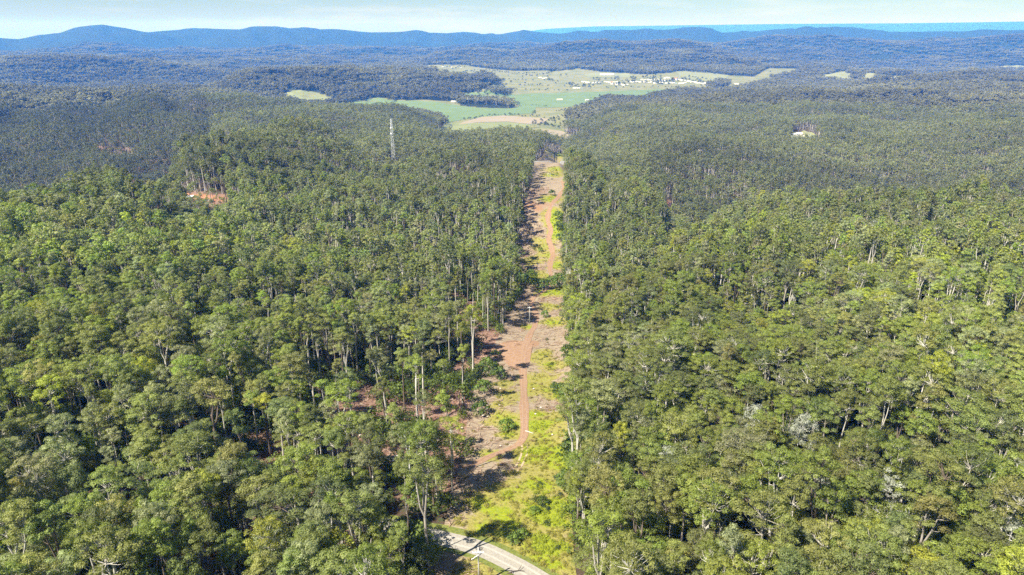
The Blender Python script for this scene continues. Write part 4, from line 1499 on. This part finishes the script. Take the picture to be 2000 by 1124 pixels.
rh = np.random.default_rng(21)
ROWS = [((1136, 160.5), (1150, 163), 5, 'at the left end of town'), ((1158, 163.5), (1176, 162), 4, 'left of the town centre'),
        ((1180, 160), (1206, 163), 6, 'in the main row left of centre'), ((1192, 165), (1226, 167), 6, 'in the lower row left of centre'),
        ((1228, 160), (1262, 162), 7, 'in the middle of the main row'), ((1250, 157), (1300, 158), 8, 'in the upper row, town middle'),
        ((1262, 163), (1318, 163), 8, 'in the lower row, town middle'), ((1296, 153.5), (1322, 155), 6, 'high up at the town right'),
        ((1318, 157), (1345, 159.5), 6, 'in the upper row at town right'), ((1318, 164), (1340, 164.4), 4, 'in the lower row at town right'),
        ((1345, 160), (1366, 163), 5, 'where the town meets the slope'), ((1370, 164), (1396, 166), 7, 'at the right end of town'), ((1434, 165), (1450, 166), 3, 'beyond the right end of town'),
        ((1120, 173), (1135, 174), 2, 'below the town on the pasture edge'), ((1052, 152), (1070, 155), 3, 'among paddocks left of town'), ((845, 130), (905, 134), 4, 'in the far upper valley')]
rk = list(ROOFS); hcount = {}
for a_, b_, n_, zlab in ROWS:
    for k_ in range(n_):
        t = (k_ + .5 + rh.uniform(-.25, .25))/n_
        px_, py_ = a_[0]*(1-t)+b_[0]*t, a_[1]*(1-t)+b_[1]*t + rh.uniform(-1.1, 1.1)
        q = hit(px_, py_, 1500)
        col_ = rk[int(rh.choice(5, p=[.5, .22, .18, .05, .05]))]
        L = [12, 15, 19][int(rh.integers(0, 3))]
        word = {12: 'small', 15: 'medium', 19: 'long'}[L]
        key = f'{word} {col_} roofed house {zlab}'
        hcount.setdefault(key, []).append(house((q[0], q[1], q[2]+.2), L, 11, col_, rh.uniform(-.5, .5), key, wins=3))
for key, obs in hcount.items():
    if len(obs) > 1:
        for i_, o in enumerate(sorted(obs, key=lambda o: project(np.array(o.location))[0])):
            o['label'] = (NUMW[i_] if i_ < len(obs)-1 else 'rightmost') + ' ' + key
for (px_, py_, L, D_, rz, rc, lb) in (
    (1185, 147.5, 92, 22, .05, 'white', 'very long white shed on the pale slope behind town'),
    (1093, 196.5, 26, 9, .1, 'cream', 'long low cream shed standing in the bright green pasture'),
    (1146, 197.5, 15, 9, .3, 'white', 'small white shed in the bright green pasture'),
    (1195, 191.5, 32, 9, .0, 'white', 'long white shed at the right of the green pasture'),
    (886, 200.5, 22, 10, .1, 'white', 'white roofed farm shed beside the long copse'),
    (892, 264.5, 22, 10, .15, 'white', 'white roofed shed among pale trees at the paddock corner'),
    (860, 226, 10, 7, .2, 'pale grey', 'small grey shed under the left wood by the creek'),
    (1700, 139, 24, 11, .1, 'white', 'white roofed shed on the right hill between paddocks')):
    q = hit(px_, py_, 900)
    house((q[0], q[1], q[2]+.4), L, D_, rc, rz, lb, 'farm_shed', 'shed', 'farm sheds', 4, 4.0)
for (px_, py_, L, D_, rz, rc, lb) in (
    (1552, 265, 15, 8, .1, 'pale grey', 'left farmhouse with a long grey roof in the right yard'),
    (1561, 263.5, 14, 9, -.3, 'cream', 'right farmhouse with a cream roof in the right yard'),
    (1574, 267, 12, 7, .2, 'pale grey', 'small grey outbuilding at the right of the yard'),
    (372, 389, 6, 4, .25, 'pale grey', 'small pale roofed hut on the red earth cut'),
    (352, 394, 6, 4, .1, 'pale grey', 'small grey roofed hut at the left of the red earth cut')):
    q = hit(px_, py_, 300)
    house((q[0], q[1], q[2]+.35), L, D_, rc, rz, lb, 'farmhouse' if py_ < 300 else 'hut', 'house' if py_ < 300 else 'hut', None, 3, 2.8 if py_ < 300 else 2.3)


def car(loc, rz, body, label):
    root = empty('parked_car', loc, label, 'car', None, rz)
    mb = MB()
    prof = [(-2.2, .45), (-2.25, .95), (-1.3, 1.05), (-.9, 1.55), (.9, 1.6), (1.45, 1.08), (2.2, .95), (2.25, .45)]
    v = [(x, y, z) for y in (-.88, .88) for x, z in prof]; n = len(prof)
    mb.add(v, [tuple(range(n)), tuple(range(2*n-1, n-1, -1))] + [(i, i+n, (i+1) % n + n, (i+1) % n) for i in range(n)])
    mb.build('body', body, root)
    MB().box((0, 0, 1.33), (1.9, 1.80, .30)).build('window', M_GLASS, root)
    for x in (-1.4, 1.4):
        for y in (-.85, .85):
            MB().tube([(x, y-.12, .36), (x, y+.12, .36)], [.36, .36], 12).build('wheel', M_GLASS, root, True)
    return root


q = hit(404, 394, 300)
car((q[0], q[1], q[2]+.3), .4, simple('pale_blue_paint', (.55, .66, .76), .35, .03), 'pale blue car parked by the red earth cut')
q = hit(409, 395, 300)
car((q[0]+3, q[1]-2, q[2]+.3), -.2, M_WHITE, 'white car parked right beside the pale blue car')

# ------------------------------------------------------------------ single trees of the valley
PD = []
LOW = [bpy.data.objects[n] for n in []]


def split_mesh(i, lod_key):
    pass


VM = []
for i_, (st, H, R_, dp, npf, fk, pf) in enumerate((('dome', 15, 6.0, 10, 26, 0, (1.6, 2.4)), ('dome', 10, 4.6, 7.5, 18, 0, (1.5, 2.2)), ('gum', 22, 6.5, 13, 26, 1, (1.6, 2.5)), ('gum', 17, 5.5, 10, 22, 1, (1.5, 2.3)))):
    mb, cv, cf, lv = tree_geo(500+i_, H, R_, dp, npf, 40, 1.3, fk, pf, st, 1)
    a_ = new_obj('trunk', np.vstack(mb.v), mb.f, M_BARK, smooth=True); b_ = new_obj('crown', cv, cf, M_LEAF, vattr={'leafv': lv})
    VM.append((a_.data, b_.data)); bpy.data.objects.remove(a_); bpy.data.objects.remove(b_)


def valley_tree(q, kind, s, label, group, tint, name='paddock_tree', cat='tree'):
    root = bpy.data.objects.new(name, None); COL.objects.link(root)
    root.location = (q[0], q[1], q[2]); root.scale = (s, s, s); root.rotation_euler = (0, 0, random.random()*6.28)
    tag(root, label, cat, group)
    for nm, me in zip(('trunk', 'crown'), VM[kind]):
        o = bpy.data.objects.new(nm, me); COL.objects.link(o); o.parent = root
        o['tint'] = tuple(tint)


rv = np.random.default_rng(31)
for (px_, py_, kd, s_, lb) in (
    (1043, 250, 2, 1.25, 'large dark rounded tree alone at the edge of the tan paddock'),
    (1043, 228, 2, 1.15, 'pale tall tree standing by the creek behind the tan paddock'),
    (1136, 214, 2, 1.15, 'dark round tree at the right end of the creek'),
    (908, 268, 2, 1.1, 'pale brown spreading tree at the near corner of the olive paddock'),
    (893, 266, 3, 1.1, 'pale thin tree left of the white shed'),
    (880, 256, 2, .9, 'pale scrubby tree at the wood edge by the olive paddock'),
    (937, 250, 1, .5, 'tiny lone sapling in the olive paddock'),
    (773, 204, 2, .95, 'dark narrow tree sticking up in front of the left pasture'),
    (998, 165, 2, 1.1, 'dark upright tree alone in the upper valley')):
    q = hit(px_, py_, 1500)
    valley_tree(q, kd, s_, lb, None, (.17, .18, .09) if 'pale' in lb else (.085, .11, .05))
LINES = [([(902, 235), (924, 233), (942, 228), (972, 227), (998, 225), (1020, 228), (1056, 227)], 7, 'bushes lining the creek in front of the green pasture', .62),
         ([(1085, 218), (1111, 216), (1132, 214)], 6, 'dark bushes in a line below the bright green pasture', .7),
         ([(1024, 206), (1046, 207), (1072, 210)], 12, 'small bushes along the fence right of the copse', .5),
         ([(1010, 251.5), (1028, 251.5)], 8, 'low bushes on the far edge of the olive paddock', .5),
         ([(1050, 246), (1066, 244), (1082, 248), (1096, 252)], 7, 'scrub bushes right of the lone round tree', .8),
         ([(1060, 232), (1080, 234), (1098, 228)], 9, 'scattered bushes between creek and right wood', .7),
         ([(1180, 173), (1240, 172), (1300, 171), (1385, 170)], 17, 'bushes along the fence below the town', .8),
         ([(900, 178), (940, 179), (1000, 176), (1050, 177), (1110, 178)], 20, 'trees along the far side of the pastures', 1.0),
         ([(1010, 168), (1040, 167), (1075, 169)], 11, 'tree belt across the upper valley, left of town', .9),
         ([(905, 158), (940, 160), (985, 156), (1030, 158)], 15, 'tree belt across the middle of the upper valley', .9),
         ([(870, 140), (910, 141), (960, 139), (1010, 146), (1060, 144)], 18, 'tree belt along the far edge of the valley', 1.0),
         ([(915, 168), (945, 172), (985, 171)], 12, 'tree belt behind the narrow green pasture', .8),
         ([(1345, 150), (1380, 156), (1420, 160)], 16, 'trees along the foot of the pale green slope', .9),
         ([(700, 193), (735, 188), (760, 192)], 16, 'trees on the crest of the left pasture', .9)]
for pts, step, glab, sc_ in LINES:
    W_ = [hit(*p, 1500) for p in pts]
    for a_, b_ in zip(W_[:-1], W_[1:]):
        L = np.hypot(*(b_-a_)[:2]); n_ = max(1, int(L/step/1.3))
        for k_ in range(n_):
            p = a_ + (b_-a_)*(k_+rv.random()*.9)/n_
            x_, y_ = p[0]+rv.normal()*3, p[1]+rv.normal()*4
            valley_tree((x_, y_, float(terrain(x_, y_))), int(rv.integers(0, 2)), sc_*rv.uniform(.6, 1.15), glab, glab, np.array([.10, .125, .06])*rv.uniform(.8, 1.3), 'bush' if 'bush' in glab else 'belt_tree', 'bush' if 'bush' in glab else 'tree')
CL = [((1078, 160), 14, 5, 12, 'dark trees in the clump left of town'), ((1118, 167), 16, 4, 14, 'trees around the lower left of town'), ((1140, 171), 18, 4, 14, 'trees below the town houses at left'),
      ((1170, 157), 14, 3, 10, 'trees above the left end of town'), ((1205, 156), 12, 2.5, 9, 'trees above the main row of houses'), ((1235, 156), 12, 2.5, 8, 'trees behind the middle of town'),
      ((1275, 153), 20, 4, 16, 'trees of the hillside grove behind town'), ((1225, 163), 10, 2, 5, 'trees between the town houses'), ((1285, 160), 14, 2, 8, 'trees between middle and right houses'),
      ((1320, 159), 14, 3, 9, 'trees among the right hand houses'), ((1345, 156), 12, 4, 8, 'trees at the foot of the pale slope'), ((1366, 161), 10, 3, 8, 'trees around the right end of town'), ((1402, 163), 9, 3, 9, 'dark round trees right of town'),
      ((950, 170), 40, 8, 16, 'scattered trees of the upper valley left'), ((1040, 150), 45, 8, 16, 'scattered trees of the upper valley right'), ((880, 133), 35, 5, 12, 'scattered trees of the farthest valley'),
      ((1480, 140), 28, 8, 14, 'scattered trees on the far right paddocks'), ((1075, 238), 22, 6, 12, 'scrubby bushes on rough ground by the creek'), ((1160, 164.5), 20, 2, 9, 'trees in front of the left houses'), ((1210, 167), 20, 1.6, 10, 'trees in front of the lower left houses'), ((1250, 162), 24, 1.6, 12, 'trees between the rows in the middle of town'), ((1300, 161), 26, 2, 14, 'trees between the rows at town right'), ((1290, 166), 26, 1.2, 8, 'trees below the lower row of houses'), ((1385, 167), 18, 1.6, 7, 'trees in front of the right end of town'), ((960, 183), 25, 2.5, 8, 'trees behind the narrow green pasture')]
for (c_, sx_, sy_, n_, glab) in CL:
    for k_ in range(n_):
        q = hit(c_[0]+rv.normal()*sx_*.5, c_[1]+rv.normal()*sy_*.5, 1500)
        bush_ = 'bush' in glab
        valley_tree(q, int(rv.integers(0, 2)) if bush_ else int(rv.integers(0, 4)), rv.uniform(.7, 1.15)*(1.0 if not bush_ else .7), glab, glab, np.array([.075, .10, .05])*rv.uniform(.8, 1.3), 'bush' if bush_ else ('town_tree' if ('town' in glab or 'house' in glab) else 'paddock_tree'), 'bush' if bush_ else 'tree')

# ------------------------------------------------------------------ logging slash and logs
M_STICK = surf_mat('cut_branches', lambda t, pos: ramp(t, noise_node(t, .35, 4, pos, .7).outputs[0], [(.3, (.22, .13, .09)), (.5, (.42, .28, .20)), (.68, (.66, .54, .42))]).outputs[0], .85)
rs = np.random.default_rng(41)
n_ = 60000
sx = rs.uniform(-150, 40, n_); sy = 120 + 620*rs.random(n_)**1.5
zs = slash_mask(sx, sy); cs = d_corr(sx, sy)
gm = strip_masks(np.column_stack([sx, sy]))
keep = (zs & (rs.random(n_) < .8)) | (cs & (gm['green'] < .45) & (gm['red'] < .4) & (dist_line(sx, sy, TRACK) > 3.2) & (rs.random(n_) < .42))
keep &= dist_line(sx, sy, GRAVEL) > 6
sx, sy = sx[keep], sy[keep]; n_ = len(sx)
near_m = sy < 420
L = rs.uniform(1.2, 5.5, n_)*np.where(near_m, 1, 1.5); wd = rs.uniform(.05, .15, n_)*np.where(near_m, 1, 1.7)
an = rs.normal(.35, .8, n_); tz = rs.normal(0, .12, n_)
c_ = np.column_stack([sx, sy, terrain(sx, sy) + .12 + rs.random(n_)*.5])
dv = np.column_stack([np.cos(an), np.sin(an), tz]); sdv = np.column_stack([-np.sin(an), np.cos(an), np.zeros(n_)])
tri = []
upv = np.array([0, 0, 1.0])
for e in (-1, 1):
    for a_ in (0, 2.094, 4.189):
        tri.append(c_ + dv*(L*e/2)[:, None] + (sdv*math.cos(a_) + upv*math.sin(a_))*(wd*(1.0 if e < 0 else .6))[:, None])
sv = np.stack(tri, 1).reshape(-1, 3)
b0 = np.arange(n_)[:, None]*6
sf = np.concatenate([b0 + np.array([[0, 1, 4, 3]]), b0 + np.array([[1, 2, 5, 4]]), b0 + np.array([[2, 0, 3, 5]])])
o = new_obj('logging_slash', sv, sf, M_STICK)
tag(o, 'cut branches and bark strewn over the cleared ground', kind='stuff')
print('slash sticks', n_)
LOGS = [((1034, 846), 3.4, .13, -.5, 'pale cut log lying at the edge of the dirt track'), ((768, 893), 8, .22, .1, 'uppermost pale log of the small stack left of the slash'), ((772, 898), 7.5, .24, .18, 'middle pale log of the small stack left of the slash'),
        ((764, 902), 7, .22, .05, 'lowest pale log of the small stack left of the slash'), ((960, 676), 9, .18, .3, 'long pale log left of the orange pad'), ((898, 866), 7, .2, .7, 'pale log tilted on the slash left of the junction'),
        ((640, 775), 8, .25, .4, 'weathered log in the logged gap on the left'), ((1040, 628), 5, .16, .2, 'thin log beside the track bend')]
for (p_, L_, w_, a_, lb) in LOGS:
    q = hit(*p_)
    root = empty('fallen_log', (q[0], q[1], q[2] + .35), lb, 'log', None, a_)
    MB().tube([(-L_/2, 0, 0), (-L_/6, .08, .04), (L_/4, -.06, .02), (L_/2, 0, .0)], [w_*1.15, w_, w_*.95, w_*.8], 9).build('bark', M_SILVER, root, True)
    MB().tube([(-L_/2-.02, 0, 0), (-L_/2-.01, 0, 0)], [w_*1.05, w_*1.05], 9).build('cut_end', ROOFS['cream'], root)
M_STUMP = simple('stump_bark', (.16, .11, .08), .9, .3, 3)
rst = np.random.default_rng(88); ns_ = 0
while ns_ < 34:
    px_, py_ = rst.uniform(600, 1100), rst.uniform(600, 960)
    q = hit(px_, py_)
    a1 = np.array([q[0]]); a2 = np.array([q[1]])
    ins = d_corr(a1, a2)[0]
    if not (slash_mask(a1, a2)[0] or ins) or dist_line(a1, a2, TRACK)[0] < 3 or strip_masks(np.array([[q[0], q[1]]]))['red'][0] > .4:
        continue
    ns_ += 1
    wh = 'on the cleared strip' if ins else ('in the slash left of the strip' if px_ > 850 else 'in the logged gaps of the left forest')
    root = empty('tree_stump', (q[0], q[1], q[2]), 'low cut tree stump ' + wh, 'stump', 'low cut tree stump ' + wh)
    r_ = rst.uniform(.28, .5); h_ = rst.uniform(.4, .8)
    MB().tube([(0, 0, -.2), (0, 0, .1), (0, 0, h_)], [r_*1.4, r_*1.1, r_], 9).build('stump_bark', M_STUMP, root, True)
    MB().tube([(0, 0, h_+.005), (0, 0, h_+.02)], [r_*.93, r_*.93], 9).build('cut_face', ROOFS['cream'], root)
q = hit(1008, 1119)
root = empty('fallen_branch', (q[0], q[1], q[2]+.4), 'dark dead branch lying by the gravel road at the bottom edge', 'branch', None, .1)
mb = MB().tube([(-2.4, -.4, -.2), (-.8, .1, .1), (.6, .2, .1), (2.2, 0, 0)], [.16, .14, .11, .05], 6)
mb.tube([(.6, .2, .1), (1.3, 1.0, .5), (1.7, 1.6, .8)], [.1, .07, .03], 5).tube([(-.8, .1, .1), (-1.3, -.9, .3), (-2.2, -1.4, .2)], [.1, .07, .03], 5)
mb.build('limb', simple('dark_dead_wood', (.10, .075, .06), .9), root, True)

# ------------------------------------------------------------------ low growth on the strip
rp = np.random.default_rng(51)
n_ = 90000
wx = rp.uniform(-60, 60, n_); wy = 105 + 1000*rp.random(n_)**1.9
ok = d_corr(wx, wy) & (dist_line(wx, wy, GRAVEL) > 4.2) & (dist_line(wx, wy, TRACK) > 2.6)
gm = strip_masks(np.column_stack([wx, wy]))
gn_ = gm['green'] + .5*(vnoise(wx, wy, 5, 3) - .5)
ok &= (gm['red'] < .35) & (rp.random(n_) < np.clip((gn_ - .3)*.8, .02, .45))
wx, wy, gv = wx[ok], wy[ok], gn_[ok]; n_ = len(wx)
tb_ = np.where((gv > .8)[:, None], [[.42, .46, .04]], np.where((gv > .5)[:, None], [[.42, .38, .08]], [[.38, .30, .12]])) * rp.uniform(.7, 1.25, (n_, 1))
dkp = rp.random(n_) < .03
tb_[dkp] = [.07, .10, .03]
sc_ = rp.uniform(.12, .30, n_) * np.where(dkp, 1.8, 1)
print('weeds', n_)
gn_scatter('weeds', np.column_stack([wx, wy, terrain(wx, wy) + .05]), rp.random(n_)*6.283, np.column_stack([sc_*1.3, sc_*1.3, sc_*.8]),
           np.array([PIDX[(4, int(v))] for v in rp.integers(0, 3, n_)]), tb_, PROTO, 'yellow green weeds and bracken growing over the strip')
# shrubs big enough to tell apart
SHW = {}
SH = [((1035, 548), 2.3), ((1020, 556), 2.4), ((1046, 563), 2.0), ((1060, 566), 2.2), ((1078, 566), 2.6), ((1092, 560), 2.6), ((1008, 575), 1.8), ((1090, 430), 2.2), ((1092, 450), 2.2), ((1096, 470), 2.0), ((1056, 492), 1.0),
      ((990, 842), 1.4), ((975, 740), 1.6), ((950, 722), 1.7), ((962, 735), 2.0), ((1095, 770), 1.4), ((1085, 765), 1.2), ((1078, 382), 1.6), ((1064, 620), 1.2), ((968, 700), 1.2), ((1020, 1050), .8), ((1060, 985), .8), ((1045, 1003), .7), ((1005, 1060), .9), ((1108, 700), 1.8), ((1106, 790), 1.8), ((1112, 900), 2.0), ((1110, 960), 2.0), ((945, 770), 1.8), ((940, 810), 1.6)]
for (p_, s_) in SH:
    q = hit(*p_)
    root = bpy.data.objects.new('shrub', None); COL.objects.link(root)
    root.location = (q[0], q[1], q[2]-.2); root.scale = (s_*.42,)*3; root.rotation_euler = (0, 0, random.random()*6)
    where = 'in the gully crossing the strip' if 540 < p_[1] < 580 else ('on the strip near the gravel road' if p_[1] > 960 else ('at the right edge of the strip' if p_[0] > 1080 else ('left of the dirt track' if p_[0] < 1000 else 'in the middle of the strip')))
    SHW.setdefault(where, []).append((p_[0], root))
    tag(root, 'rounded green shrub ' + where, 'shrub', 'shrubs on the cleared strip')
    for nm, me in zip(('trunk', 'crown'), VM[1]):
        o = bpy.data.objects.new('stem' if nm == 'trunk' else 'foliage', me); COL.objects.link(o); o.parent = root
        o['tint'] = tuple(np.array([.14, .20, .035])*rp.uniform(.7, 1.4))

for where, lst in SHW.items():
    lst.sort(key=lambda e: e[0])
    if 1 < len(lst) < 9:
        for q_, (_, o) in enumerate(lst):
            o['label'] = (NUMW[q_] if q_ < len(lst)-1 else 'rightmost') + ' rounded green shrub ' + where
# ------------------------------------------------------------------ haze
hz = MB().box((0, 0, 0), (1, 1, 1))
zmin, zmax = float(V[:, 2].min()) - 3, max(float(V[:, 2].max()), CAM_Z) + 40
hm, ht, hout = mat('haze')
pv = N(ht, 'ShaderNodeVolumePrincipled')
pv.inputs['Color'].default_value = (*HAZE_COLOR, 1)
pv.inputs['Absorption Color'].default_value = (1, 1, 1, 1)
pv.inputs['Density'].default_value = HAZE_DENSITY
pv.inputs['Anisotropy'].default_value = 0.0
ht.links.new(pv.outputs[0], hout.inputs['Volume'])
ho = hz.build('haze', hm)
ho.scale = (126000, 126000, zmax - zmin)
ho.location = (0, 0, (zmax + zmin)/2)
tag(ho, 'blue air haze over the whole landscape', kind='stuff')
print('terrain z', V[:, 2].min(), V[:, 2].max())
